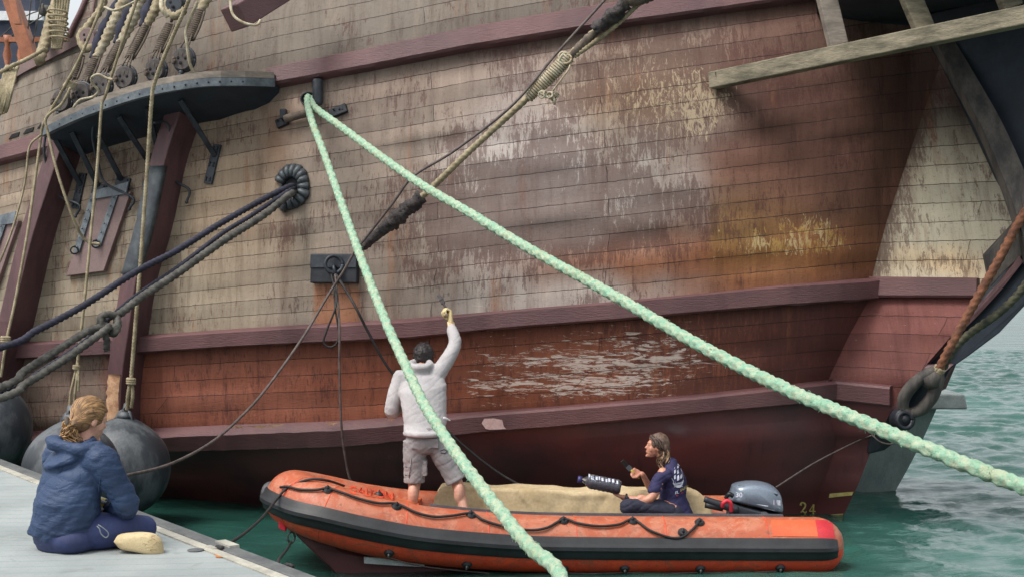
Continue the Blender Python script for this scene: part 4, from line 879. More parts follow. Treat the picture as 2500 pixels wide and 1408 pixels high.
# ---- thin lines
rope('thin_line', Wl([(1500, -30, 12.9), (1475, 2, 12.9), (1360, 130, 12.9), (1250, 258, 12.9), (1110, 368, 13.), (1010, 430, 13.05), (960, 495, 13.1), (900, 572, 13.2), (868, 612, 13.25), (835, 668, 13.3), (800, 722, 13.3), (740, 822, 13.), (660, 935, 12.6), (600, 1005, 12.2), (520, 1076, 11.6), (420, 1130, 10.9), (320, 1157, 10.2), (240, 1166, 9.6)])+[qpt(150, 1178)], .0125, 'rope_tan', 'long thin dark line drooping from the iron ring to the quay', kind='p')
rope('thin_line', [RINGC+Vector((-.02, -.05, -.1))]+Wl([(822, 735, 13.2), (800, 800, 13.15), (790, 832, 13.15), (800, 846, 13.15), (818, 842, 13.15), (828, 815, 13.15), (818, 750, 13.2)])+[RINGC+Vector((0, -.05, -.12))], .0095, 'rope_black', 'black line hanging in a loop below the iron ring', kind='p', group='black lines below the iron ring')
rope('thin_line', [RINGC+Vector((0.02, -.06, -.1))]+Wl([(828, 780, 13.15), (829, 900, 13.1), (833, 1030, 13.1), (842, 1110, 13.15), (856, 1172, 13.2), (880, 1183, 13.25), (905, 1198, 13.3)]), .011, 'rope_tan', 'line hanging straight down from the iron ring into the orange boat', kind='p', group='black lines below the iron ring')
rope('thin_line', [RINGC+Vector((0.03, -.05, -.1))]+Wl([(862, 738, 13.2), (900, 812, 13.2), (950, 900, 13.25), (1040, 1000, 13.3), (1130, 1085, 13.3), (1210, 1148, 13.25), (1280, 1188, 13.15), (1350, 1216, 13.), (1425, 1246, 12.8)]), .013, 'rope_black', 'black line passing behind the man to the tan canvas', kind='p', group='black lines below the iron ring')
rope('thin_line', [ray(2130, 1058, HT, .02)[0]]+Wl([(2088, 1078, 14.0), (1990, 1128, 13.6), (1895, 1188, 13.1)]), .008, 'rope_tan', 'thin line from the stem down to the grey outboard motor', kind='p')
rope('thin_line', Wl([(2128, 1060, 13.85), (2150, 1078, 13.8), (2180, 1082, 13.8), (2205, 1062, 13.75)]), .008, 'rope_tan', 'short slack line looped under the stem', kind='p')
# ---- beige lines hanging at the left
def hang(name, l, r, label, mat='rope_beige', kind='twist', **k): return rope(name, Wl(l), r, mat, label, kind=kind, group='beige lines hanging at the left', **k)
hang('hanging_line', [(470, -30, 13.3), (458, 8, 13.35), (412, 112, 13.5), (378, 200, 13.62), (370, 250, 13.65), (360, 400, 13.7), (346, 600, 13.65), (335, 740, 13.6), (322, 900, 13.6), (319, 938, 13.6)], .017, 'beige line crossing the black platform down to the right-hand ball fender')
hang('hanging_line', [(345, -30, 13.8), (330, 12, 13.8), (290, 130, 13.9), (258, 232, 14.0), (248, 262, 14.02), (238, 400, 14.0), (222, 570, 13.9), (205, 748, 13.8), (192, 860, 13.8), (188, 895, 13.8)], .013, 'beige line crossing the dark gun port lid and ending in a hanging loop')
hang('hanging_line', [(210, -20, 14.6), (252, -10, 14.4), (205, 120, 14.35), (150, 225, 14.4), (108, 300, 14.55), (98, 350, 14.6), (70, 550, 14.4), (40, 720, 14.3), (16, 830, 14.2), (2, 920, 14.2)], .013, 'beige line falling past the left end of the black platform', kind='twist')
hang('hanging_line', [(172, 215, 14.3), (150, 255, 14.35), (113, 288, 14.45), (118, 330, 14.45), (140, 420, 14.4), (170, 510, 14.4), (196, 570, 14.5), (218, 592, 14.55), (244, 596, 14.55)], .013, 'beige line from the leftmost deadeye to the gun port ring')
hang('hanging_line', [(100, 330, 14.55), (72, 360, 14.6), (60, 450, 14.6), (30, 560, 14.5), (-10, 660, 14.5), (-60, 760, 14.4)], .01, 'thin beige line forking off left below the platform')
mb = MB()
rope_mb(Wl([(188, 893, 13.8), (180, 925, 13.78), (172, 960, 13.76), (170, 990, 13.76)]), .011, 'twist', mb); rope_mb(Wl([(189, 893, 13.8), (187, 925, 13.75), (183, 960, 13.75), (182, 985, 13.76)]), .011, 'twist', mb); rope_mb(Wl([(190, 885, 13.78), (192, 920, 13.75), (191, 955, 13.75)]), .011, 'twist', mb)
for k in range(3): mb.torus(W(187, 893+k*3, 13.78), (.1, 0, 1), .03, .012, 14, 6)
mb.build('rope_loop', M['rope_beige'], None, label='knotted beige rope loop hanging above the blond woman', cat='rope loop')
mb = MB()
for k in range(3): mb.torus(W(320, 925+k*5, 13.6), (.1, 0, 1), .035, .015, 14, 6)
rope_mb(Wl([(318, 932, 13.6), (312, 965, 13.6), (310, 1000, 13.62)]), .016, 'twist', mb); rope_mb(Wl([(322, 932, 13.6), (324, 965, 13.6), (320, 995, 13.62)]), .016, 'twist', mb)
mb.build('fender_lanyard', M['rope_beige'], None, label='doubled beige lanyard tied to the eye of the ball fender', cat='lanyard')
mb = MB()
for k in range(3): mb.torus(W(14, 823+k*5, 14.15), (.1, 0, 1), .04, .014, 14, 6)
mb.build('rope_hitch', M['rope_beige'], None, label='small beige hitch at the far left edge', cat='knot')
# coil at the left rail
mb = MB(); rg = random.Random(11)
for k in range(9):
    x = 2+k*3.6; mb_pts = [(x+rg.uniform(-2, 2)+14, 160+rg.uniform(-4, 6), 15.15-.01*k), (x+8, 180, 15.0), (x-2, 225, 14.95-.02*k), (x-14+rg.uniform(-3, 3), 270, 14.95), (x-20+rg.uniform(-3, 3), 292-k*2.2, 14.95)]
    rope_mb(Wl(mb_pts), .013, 'twist', mb)
rope_mb(Wl([(-20, 190, 15.), (20, 166, 15.), (60, 148, 15.), (90, 132, 15.2), (110, 118, 15.2)]), .02, 'twist', mb)
mb.build('rope_coil', M['rope_beige'], None, label='hank of beige rope hung over the rail at the left edge', cat='rope coil')
# ---- bobstay with heart block
bs = thing('bobstay', W(2245, 985, 13.2), 'rust coloured bobstay rope with grey wooden heart block at the stem', 'bobstay')
rope_mb(Wl([(2650, 300, 12.3), (2510, 505, 12.6), (2440, 632, 12.75), (2370, 755, 12.9), (2318, 850, 13.0), (2288, 908, 13.1)]), .036).build('bobstay_rope', M['rope_rust'], bs)
rope_mb(Wl([(2560, 600, 12.6), (2500, 700, 12.75), (2440, 762, 12.9), (2370, 812, 13.05), (2330, 850, 13.1), (2295, 910, 13.15)]), .033).build('bobstay_rope', M['rope_olive'], bs)
A = W(2292, 902, 13.1); B = W(2222, 992, 13.25); d = (B-A); s_ = d.normalized().cross(Vector((0, 1, 0))).normalized()
mb = MB(); yv = Vector((0, 1, 0))
for sg_ in (-1, 1):
    pts = cr([A+s_*sg_*.01, A+d*.2+s_*sg_*.06, A+d*.55+s_*sg_*.105, A+d*.9+s_*sg_*.10, A+d*1.12+s_*sg_*.04], 8); mb.tube(pts, [.04, .055, .06, .06, .05], 12)
mb.tube([A+d*1.08-s_*.06, A+d*1.14, A+d*1.08+s_*.06], .05, 12); mb.tube([A, A+d*.3, A+d*.45], [.05, .1, .04], 14)
mb.build('heart_block', M['darkwood'], bs)
mb = MB()
for k in range(4): mb.torus(A+d*(-.04+.035*k), d, .045, .014, 16, 6)
mb.build('seizing', M['rope_beige'], bs)
c = A+d*1.18+Vector((-.02, .02, -.06)); mb = MB().disc(c, (.25, -1, .1), .11, .14, 24); mb.disc(c, (.25, -1, .1), .05, .17, 16); mb.torus(c+Vector((0, -.08, 0)), (.25, -1, .1), .075, .02, 20, 8); mb.build('iron_pin', M['iron_dark'], bs)
# ---- shrouds with deadeyes
def shroud(de, seiz, up, top, rD, label, upper=None, navy=False, thick=.05, white='rope_beige'):
    D = interp(CD, de[0])+.12; A = W(de[0], de[1], D); r0 = .115
    o = thing('shroud', A, label, 'shroud', 'shrouds with deadeyes above the black platform')
    nrm = Vector((-.35, -1, 0)).normalized(); B = W(seiz[0], seiz[1], D+.08); ax = (B-A).normalized(); rt = nrm.cross(ax).normalized()
    mb = MB().disc(A, nrm, r0, .10, 26); de_ = mb.build('deadeye', M['deadeye'], o, autos=50)
    mb = MB().torus(A, nrm, r0+.004, .017, 28, 8); q = A-ax*(r0+.01); mb.tube([q, q-ax*.06+Vector((0, 0, -.03))], .022, 8); mb.sph(q-Vector((0, 0, .02)), .03, 8, 6); mb.build('strop_iron', M['iron'], de_)
    for hx, hy in ((-.042, .01), (.0, -.045), (.042, .01)): MB().disc(A+nrm*.052+rt*hx+ax*hy, nrm, .017, .01, 10).build('lanyard_hole', M['hole'], de_)
    mb = MB()
    for k, (h0, h1) in enumerate(((-.045, -.02), (-.004, -.004), (.045, .016))):
        mb.tube(cr([A+nrm*(.05)+rt*h0+ax*.02, A+nrm*.066+rt*h0*1.05+ax*.09, B+rt*h1+nrm*.02], 5), .009, 7)
    mb.tube(cr([A+rt*.075-ax*.0+nrm*.06, A+rt*.1+ax*.0+nrm*.05, A+rt*.09-ax*.05+nrm*.04, A+rt*.06+ax*-.02+nrm*.07], 4), .016, 7)
    mb.build('lanyard', M['rope_brown'], o)
    U = W(up[0], up[1], D+.16)
    P, q_ = resample([B-(U-B)*.25, U-(U-B)*.15], .022); T, N_, B_ = frames(P); hel = []; core = .042
    for k in range(len(P)*8):
        f = k/8; i = min(len(P)-2, int(f)); p = P[i]+(P[i+1]-P[i])*(f-i); a = 2*math.pi*f; hel.append(p+N_[i]*core*math.cos(a)+B_[i]*core*.8*math.sin(a))
    mb = MB().tube(hel, .013, 6).tube(P, core*.8, 10); mb.tube(cr([Vector(P[0])+rt*.05, Vector(P[len(P)//2])+rt*.065, Vector(P[-1])+rt*.055], 6), .014, 6); mb.tube(cr([Vector(P[0])-rt*.05, Vector(P[len(P)//2])-rt*.062, Vector(P[-1])-rt*.05], 6), .014, 6)
    mb.build('seizing', M['rope_brown'], o)
    Tp = W(top[0], top[1], D+.3)
    if upper:
        Uc = W(upper[0], upper[1], D+.2); ud = MB().disc(Uc, nrm, .105, .1, 26).build('deadeye', M['port'] if upper[0] < 300 else M['iron'], o, autos=50)
        for hx, hy in ((-.03, .03), (.0, -.035), (.035, .02)): MB().disc(Uc+nrm*.052+rt*hx+ax*hy, nrm, .018, .01, 10).build('lanyard_hole', M['hole'], ud)
        mb = MB().tube([Uc+rt*-.02, U], .014, 7).tube([Uc+rt*.02, U], .014, 7); mb.build('lanyard', M['rope_brown'], o)
        mb = rope_mb([Uc-ax*.07-rt*.12, Uc-ax*.13, Uc+rt*.12, Uc+ax*.12+rt*.08, Uc.lerp(Tp, .6), Tp, Tp+(Tp-U)*.5], thick*.8, 'twist'); mb.build('shroud_rope', M[white], o)
    else:
        mb = rope_mb([U-(U-B)*.2, U.lerp(Tp, .4)-rt*.02, Tp-rt*.02, Tp+(Tp-U)*.6-rt*.02], [thick*.7, thick, thick*1.1, thick], 'twist'); mb.build('shroud_rope', M[white], o)
        if navy:
            pts = [U-(U-B)*.15+rt*.05, U.lerp(Tp, .35)+rt*.075, U.lerp(Tp, .7)+rt*.07, Tp+rt*.06]; mb = MB(); P, q = resample(cr(pts, 6), .02)
            mb.tube(P, [.03, .055, .05, .04], 12, 0, lambda th, s: 1+.2*np.cos(3*th+s*30)); mb.build('chafing_cloth', M['navycloth'], o)
    return o
shroud((153, 248), (182, 180), (197, 132), (262, -20), 0, 'leftmost shroud, with a pale upper deadeye', upper=(218, 93), thick=.045)
shroud((202, 230), (215, 188), (238, 135), (302, 0), 0, 'second shroud from the left, thick beige rope over navy cloth', navy=True, thick=.055, white='rope_white')
shroud((250, 210), (266, 158), (298, 98), (345, -10), 0, 'third shroud from the left, its deadeye tied with a beige loop', navy=True, thick=.055, white='rope_white')
shroud((308, 190), (326, 125), (362, 55), (398, -30), 0, 'middle shroud wrapped in navy cloth high up', navy=True, thick=.05)
shroud((382, 172), (393, 112), (418, 55), (470, -50), 0, 'shroud with ribbed seizing and dark upper deadeye', upper=(430, 12), thick=.045)
shroud((450, 146), (468, 82), (492, 20), (520, -50), 0, 'rightmost shroud, shortest lanyard at the front of the platform')
rope('slack_line', Wl([(180, 262, 14.2), (195, 245, 14.1), (215, 240, 14.1), (230, 235, 14.05), (240, 222, 14.0), (226, 205, 13.95), (224, 190, 13.9), (240, 182, 13.85), (258, 190, 13.85), (275, 195, 13.8)]), .011, 'rope_white', 'white slack line lying among the left deadeyes')
rope('slack_line', Wl([(255, 18, 14.), (280, 26, 13.9), (310, 14, 13.9), (345, -4, 13.9)]), .011, 'rope_white', 'white slack line strung between upper shrouds')
rope('slack_line', Wl([(562, -20, 13.3), (566, 30, 13.2), (590, 54, 13.15), (625, 62, 13.15), (636, 50, 13.2)]), .012, 'rope_white', 'white line looped round the maroon beam end')
rope('slack_line', Wl([(395, -10, 13.9), (395, 20, 13.7), (410, 42, 13.7)]), .02, 'rope_white', 'short white rope beside the dark upper deadeye')
rope('slack_line', Wl([(482, 5, 13.4), (455, 70, 13.42), (456, 105, 13.42), (462, 150, 13.45), (472, 178, 13.5)]), .013, 'rope_white', 'white line hanging across the rightmost deadeye')
mb = MB()
for k in range(5): mb.torus(W(168+k*2, 214-k*3, 14.45), (.4, 0, 1), .05, .014, 16, 6)
mb.build('rope_wrapping', M['rope_white'], None, label='white rope turns around the leftmost lanyard', cat='rope wrapping')
# ---------------------------------------------------------------- rig of the after part seen over the rail (upper left)
sp1 = thing('deck_ladder', W(40, 120, 17), 'orange varnished spar with turned balusters beyond the rail', 'wooden frame')
def bm_(nm, a, b, r, mat, par): return MB().tube([a, a.lerp(b, .5), b], [r, r, r], 10).build(nm, M[mat], par)
MB().box((W(18, -30, 17)+W(78, 150, 17))/2, Vector((.085, 0, .0)), Vector((0, .1, 0)), (W(78, 150, 17)-W(18, -30, 17))/2).build('spar', M['orange_spar'], sp1, smooth=False, bevel=.01)
MB().box((W(26, -30, 16.6)+W(44, 60, 16.6))/2, Vector((.04, 0, .0)), Vector((0, .04, 0)), (W(44, 60, 16.6)-W(26, -30, 16.6))/2).build('spar', M['orange_spar'], sp1, smooth=False)
for x in (18, 52):
    b0 = W(x, 185, 17.4); mb = MB().tube([b0+Vector((0, 0, z)) for z in (0, .08, .12, .25, .38, .42, .5)], [.05, .05, .025, .055, .03, .05, .05], 12); mb.build('baluster', M['orange_spar'], sp1)
MB().box(W(25, 98, 17.4), Vector((.7, 0, 0)), Vector((0, .04, 0)), Vector((0, 0, .03))).build('handrail', M['orange_spar'], sp1, smooth=False)
dk = thing('deck_house', W(20, 180, 20), 'dark blue cabin wall behind the orange spar', 'deck house')
MB().box(W(18, 110, 19), Vector((.55, 0, 0)), Vector((0, .5, 0)), Vector((0, 0, .75))).build('wall', simple('faded_blue_wall', (70, 76, 96), (52, 58, 76), 3, .7), dk, smooth=False)
MB().box(W(14, 40, 18.45), Vector((.5, 0, 0)), Vector((0, .04, 0)), Vector((0, 0, .06))).build('roof_trim', M['white'], dk, smooth=False)
rope('shroud_bundle', Wl([(160, -40, 16.2), (130, 30, 16.), (112, 100, 15.8), (95, 150, 15.5)]), .055, 'rope_beige', 'thick twisted beige rope bundle against the sky', kind='twist')
mb = MB()
for k in range(6): rope_mb(Wl([(136+k*7, -30, 15.7), (132+k*6, 40, 15.7), (128+k*4, 120, 15.6)]), .015, 'twist', mb)
for k in range(6): mb.torus(W(140+k, 30+k*13, 15.6), (.1, .1, 1), .10, .012, 20, 6, sx=1.2)
mb.build('ratline_bundle', M['rope_beige'], None, label='bundle of thin beige running lines beside the bulwark edge', cat='rope bundle')
for i, l in enumerate(([(0, 92, 18), (60, 42, 18), (112, 22, 18), (170, 2, 18)], [(0, 105, 18), (110, 36, 18), (180, -10, 18)], [(78, -20, 17), (66, 90, 17), (52, 170, 17)], [(105, -20, 17), (90, 60, 17), (70, 150, 17)], [(150, -10, 16), (160, 60, 16), (146, 110, 16)])):
    rope('rigging_line', Wl(l), .008, 'rope_grey', ['thin rigging line reaching the small grey block', 'thin rigging line crossing the sky just below the block line', 'thin line falling past the orange spar', 'thin line between orange spar and rope bundle', 'thin line beside the beige rope bundle'][i], kind='p')
mb = MB().sph(W(110, 27, 17.9), (.09, .06, .075), 12, 8); mb.torus(W(110, 27, 17.9), (1, 0, .3), .085, .012, 18, 6); mb.build('pulley_block', M['rope_grey'], None, label='small grey pulley block hanging against the sky', cat='pulley')
# ---------------------------------------------------------------- ball fenders
def fender(c, r, label, tilt=(0, 0, 1)):
    c = Vector(c); o = thing('ball_fender', c-Vector((0, 0, r)), label, 'fender', 'grey ball fenders between ship and quay'); ax = Vector(tilt).normalized()
    prof = []
    for k in range(26):
        a = math.pi*(1-k/25); z = math.cos(a); rr = math.sin(a)
        if z > .8: rr = rr*(1-.15*(z-.8)/.2)
        prof.append((rr*r*1.0, z*r*(1 if z < .8 else 1+.35*(z-.8))))
    prof = [(max(.001, a), b) for a, b in prof]; prof += [(.07, r*1.12), (.06, r*1.17), (.001, r*1.19)]; prof[25] = (.09, r*1.06)
    th = np.linspace(0, 2*np.pi, 40, endpoint=False); q = ax.to_track_quat('Z', 'Y').to_matrix(); vs = [c+q @ Vector((a*math.cos(t_), a*math.sin(t_), b)) for a, b in prof for t_ in th]; n_ = 40
    mb = MB().add(vs, [(i*n_+k, i*n_+(k+1) % n_, (i+1)*n_+(k+1) % n_, (i+1)*n_+k) for i in range(len(prof)-1) for k in range(n_)]); b_ = mb.build('ball', M['fender'], o)
    mb = MB()
    tp = c+ax*(r*1.16)
    mb.box(tp+ax*.02, q @ Vector((.05, 0, 0)), q @ Vector((0, .03, 0)), ax*.07, 0, .6)
    for a in (0, 2.1, 4.2): 
        d = q @ Vector((math.cos(a), math.sin(a), 0)); mb.box(c+ax*r*1.04+d*.075, q @ Vector((-math.sin(a), math.cos(a), 0))*.014, d*.04-ax*.02, ax*.09+d*-.05)
    mb.disc(tp+ax*.03-Vector((0, .032, 0)), (0, -1, 0), .02, .012, 12)
    mb.build('eye', M['fender'], o); MB().disc(tp+ax*.035-Vector((0, .035, 0)), (0, -1, 0), .014, .014, 12).build('eye_hole', M['hole'], o); return o
fender(W(296, 1142, 13.95), .485, 'large grey ball fender hung on a beige lanyard, right of the sitting woman', (.08, 0, 1))
fender(W(174, 1148, 12.93), .445, 'large grey ball fender half hidden behind the sitting woman', (0, 0, 1))
fender(W(-42, 1046, 14.6), .5, 'dark grey ball fender at the far left edge of the view', (0, 0, 1))
# ---------------------------------------------------------------- grey boat beyond the bow
gb = thing('moored_boat', (5.2, 19, 0), 'grey boat with pale gunwale moored beyond the bow, mostly hidden', 'boat')
def zat(py, D): return CZ-(py-HZ)/F*D
Dg = 16.2; rowsg = []
for t_ in np.linspace(0, 1, 12):
    z = zat(985, Dg)*(1-t_)+(-.35)*t_; xr = W(2292-150*t_**1.0+8*math.sin(t_*3.1), 0, Dg).x; row = []
    for s_ in np.linspace(0, 1, 14):
        row.append(Vector((xr-3.2*s_, Dg-.75*math.sin(min(1, s_*1.6)*math.pi/2)*(1-t_*.55), z)))
    for s_ in np.linspace(.999, 0.0, 14): row.append(Vector((xr-3.2*s_, Dg+1.2*math.sin(min(1, s_*1.6)*math.pi/2)*(1-t_*.5), z)))
    rowsg.append(row)
nr = len(rowsg[0]); MB().add([v for r in rowsg for v in r], [(i*nr+k, i*nr+k+1, (i+1)*nr+k+1, (i+1)*nr+k) for i in range(11) for k in range(nr-1)]+[tuple(range(nr))]).build('hull', M['greyhull'], gb)
mb = MB(); g0 = W(2336, 972, 16.1); mb.box(g0+Vector((-.75, .1, 0)), Vector((.75, 0, -.0)), Vector((0, .5, 0)), Vector((0, 0, .085)), 0, .96); mb.build('gunwale', simple('pale_grey_wood', (158, 166, 164), (128, 136, 134), 6, .7, bmp=.5), gb, smooth=False, bevel=.02)
# ---------------------------------------------------------------- orange rigid inflatable
DB = thing('inflatable_boat', (0.5, 12.5, 0), 'worn orange rigid inflatable boat with black rubbing strake, beside the ship', 'inflatable boat')
TP = [(2052, 1330, 12.02), (1900, 1330, 12.02), (1700, 1329, 12.), (1500, 1328, 11.96), (1300, 1325, 11.9), (1150, 1316, 11.82), (1000, 1300, 11.75), (880, 1276, 11.7), (790, 1250, 11.72), (748, 1233, 11.84), (722, 1220, 12.0), (716, 1214, 12.2), (732, 1214, 12.38), (785, 1221, 12.55), (900, 1240, 12.75), (1050, 1260, 12.92), (1300, 1268, 13.1), (1600, 1270, 13.2), (1880, 1272, 13.25)]
tp = cr([W(*p) for p in TP], 10); TPp, TPs = resample(tp, .035); NT = len(TPp)
Tt = np.gradient(TPp, axis=0); Tt /= np.linalg.norm(Tt, axis=1)[:, None]
def tfr(i):
    t_ = Vector(Tt[i]); o_ = Vector((0, 0, 1)).cross(t_).normalized(); return Vector(TPp[i]), t_, o_, t_.cross(o_).normalized()
def trad(i):
    f = i/(NT-1); r = .242
    e = min(TPs[i], TPs[-1]-TPs[i]);
    if e < .22: r *= math.sqrt(max(.0, 1-((.22-e)/.25)**2))
    return r*(1-.1*math.exp(-((TPs[i]-np.interp(11, range(19), [TPs[int(k*(NT-1)/18)] for k in range(19)]))/.5)**2))
mb = MB(); nS = 40; vs = []
for i in range(NT):
    c, t_, o_, u = tfr(i); u = -u if u.z < 0 else u; r = max(.03, trad(i))
    for k in range(nS): a = 2*math.pi*k/nS; vs.append(c+(o_*math.cos(a)+u*math.sin(a))*r)
fs = []; mi = []
for i in range(NT-1):
    for k in range(nS):
        fs.append((i*nS+k, i*nS+(k+1) % nS, (i+1)*nS+(k+1) % nS, (i+1)*nS+k)); a = (360*(k+.5)/nS+180) % 360-180
        near = i < NT*.5; mi.append(1 if (-170 < a < 2) else 0)
fs += [tuple(range(nS))[::-1], tuple((NT-1)*nS+k for k in range(nS))]; mi += [0, 0]
mb.v = [tuple(v) for v in vs]; mb.f = fs; mb.mi = mi; tube = mb.build('tube', [M['tube_top'], M['tube_low']], DB)
TB = bvh_of(tube)
def sweep_prof(prof, i0, i1, name, mat, parent, mirror=1, close=True):
    """prof: (angle deg, height above the tube skin) list, closed around"""
    vs = []; m_ = len(prof)
    for i in range(i0, i1):
        c, t_, o_, u = tfr(i); u = -u if u.z < 0 else u; r = max(.03, trad(i)); e = min(TPs[i], TPs[-1]-TPs[i])
        for a, h in prof: a = math.radians(a); rr = r+h; vs.append(c+(o_*math.cos(a)+u*math.sin(a))*rr)
    fs = [(i*m_+k, i*m_+(k+1) % m_, (i+1)*m_+(k+1) % m_, (i+1)*m_+k) for i in range(i1-i0-1) for k in range(m_)]+[tuple(range(m_))[::-1], tuple((i1-i0-1)*m_+k for k in range(m_))]
    return MB().add(vs, fs).build(name, mat, parent, autos=40)
sweep_prof([(25, -.01), (25, .012), (21, .02), (13, .022), (10, .032), (6, .046), (0, .046), (-4, .03), (-7, .024), (-14, .024), (-19, .012), (-20, -.01)], 2, NT-2, 'rubbing_strake', M['black_rubber'], DB)
# inner grey flap along the top of the tube
i_a = int(np.argmin([abs(1250+p[0]/p[1]*F-1030)+(1e4 if k > NT/2 else 0) for k, p in enumerate(TPp)])); i_b = int(np.argmin([abs(1250+p[0]/p[1]*F-1915)+(1e4 if k > NT/2 else 0) for k, p in enumerate(TPp)]))
sweep_prof([(96, -.01), (96, .02), (112, .03), (132, .012), (132, -.02)], i_b, i_a, 'inner_flap', M['seatgrey'], DB)
# seams round the tube
def ix(px, far=False):
    return int(np.argmin([abs(1250+p[0]/p[1]*F-px)+(1e4 if (k > NT*.56) != far else 0) for k, p in enumerate(TPp)]))
for px in (745, 805, 985, 1180, 1400, 1620, 1860):
    i = ix(px); c, t_, o_, u = tfr(i); r = trad(i)
    mb = MB().torus(c, t_, r+.0005, .004, 36, 6); mb.build('seam_tape', M['tube_low'], tube)
# hull below the tubes
half = NT//2
mid = int(np.argmin([p[0] for p in TPp])); vs = []; nsec = 40
for k in range(nsec+1):
    f = k/nsec; a = TPp[int(mid-(mid-6)*f)]; 
    jx = [j for j in range(mid, NT) if TPp[j][0] >= a[0]-1e-6]; b = TPp[jx[0]] if jx else TPp[-1]
    a, b = Vector(a), Vector(b); m_ = (a+b)/2; kz = .42-1.25*sst(0, .16, f)*.36-.12*sst(.1, .35, f); kz = max(kz, -.28)
    if k == 0: m_ = a.lerp(b, .5)
    row = [a+Vector((0, .1, -.14)), a.lerp(m_, .35)+Vector((0, 0, 0)), m_, b.lerp(m_, .35), b+Vector((0, -.1, -.14))]
    zs = [row[0].z, row[0].z*.45+kz*.55, kz, row[4].z*.45+kz*.55, row[4].z]
    sh = .12*(1-sst(0, .25, f))
    for q, z in zip(row, zs): vs.append(Vector((q.x+sh, q.y, z)))
fs = [(k*5+j, k*5+j+1, k*5+6+j, k*5+5+j) for k in range(nsec) for j in range(4)]
MB().add(vs, fs).build('hull', M['ribhull'], DB)
# bow keel as seen under the near tube
kp = [(700, 1272, 11.9), (724, 1310, 11.86), (760, 1345, 11.84), (800, 1382, 11.82), (830, 1420, 11.84), (1250, 1430, 11.95), (1250, 1380, 12.), (1000, 1340, 11.95), (860, 1300, 11.9), (760, 1262, 11.9)]
extr('keel_skin', kp, .5, M['ribhull'], DB, dirv=(.0, 1, 0), bev=.03)
mb = MB(); P = [W(888, 1359, 11.75), W(962, 1362, 11.75), W(1036, 1374, 11.78), (W(1036, 1383, 11.79)), W(962, 1379, 11.76), W(889, 1374, 11.76)]; Q = [p+Vector((0, .03, 0)) for p in P]
mb.add(P+Q, [(0, 1, 2, 3, 4, 5), tuple(range(6, 12))[::-1]]+[(i, i+6, (i+1) % 6+6, (i+1) % 6) for i in range(6)]); mb.build('white_strip', M['white'], DB, smooth=False)
# floor, transom
FZ = .30
fl = [Vector((TPp[i][0], TPp[i][1]+.05, FZ)) for i in range(8, ix(960), 4)]+[Vector((TPp[i][0], TPp[i][1]-.05, FZ)) for i in range(ix(960, True), NT-4, 4)]
MB().add(fl+[p-Vector((0, 0, .04)) for p in fl], [tuple(range(len(fl))), tuple(range(len(fl), 2*len(fl)))[::-1]]).build('floor', M['seatgrey'], DB, smooth=False)
MB().box(Vector((2.26, 12.62, .27)), Vector((.03, 0, 0)), Vector((0, .42, 0)), Vector((0, 0, .13))).build('transom', M['seatgrey'], DB, smooth=False, bevel=.01)
# bow locker cover with name
ci = ix(1000); vs = []; m1 = 14; k0 = ix(720)
a_idx = [int(k0+(ci-k0)*k/m1) for k in range(m1+1)]; rows_ = []
for k in range(m1+1):
    f = k/m1; xa = 738+270*f; a = Vector(TPp[ix(xa)]); b = Vector(TPp[ix(xa+12, True)]); ra = .2
    row = []
    for j in range(9):
        g = j/8; p = a.lerp(b, g); p.z = (a.z*(1-g)+b.z*g)+.155+.06*math.sin(g*math.pi)*(1-.5*f); p.y = a.y+.1+(b.y-a.y-.2)*g; row.append(p)
    rows_.append(row)
MB().add([v for r in rows_ for v in r], [(i*9+j, i*9+j+1, (i+1)*9+j+1, (i+1)*9+j) for i in range(m1) for j in range(8)]+[tuple(m1*9+j for j in range(9))+((m1*9+8), )[:0]]).build('bow_cover', M['tube_bow'], DB)
mb = MB(); a = Vector(TPp[ix(1008)]); b = Vector(TPp[ix(1020, True)]); mb.box((a+b)/2+Vector((0, 0, .0)), Vector((.02, 0, 0)), Vector((0, (b.y-a.y)/2-.1, 0)), Vector((0, 0, .16))); mb.build('cover_end', M['patch'], DB, smooth=False)
BC = joined_bvh([o_ for o_ in DB.children if o_.name.startswith('bow_cover')]+[tube])
def textmesh(txt, org, ux, uy, size, tree, off, name, mat, parent, bold=.02, proj=None, cam_=True, label=None):
    cu = bpy.data.curves.new('t', 'FONT'); cu.body = txt; cu.size = 1; cu.offset = bold; cu.resolution_u = 3
    o = bpy.data.objects.new('t', cu); COL.objects.link(o); bpy.context.view_layer.update(); me = bpy.data.meshes.new_from_object(o); bpy.data.objects.remove(o); mb = MB(); vs = []
    for v in me.vertices:
        x = org[0]+ux[0]*v.co.x*size+uy[0]*v.co.y*size; y = org[1]+ux[1]*v.co.x*size+uy[1]*v.co.y*size; r = ray(x, y, tree, off); vs.append(r[0] if r else W(x, y, 12.5))
    mb.add(vs, [tuple(p.vertices) for p in me.polygons]); return mb.build(name, mat, parent, smooth=False, label=label)
textmesh('GALEON', (852, 1203), (1, .16), (.0, -1), 27, BC, .004, 'boat_name', M['tube_low'], DB, label='faded red letters GALEON')
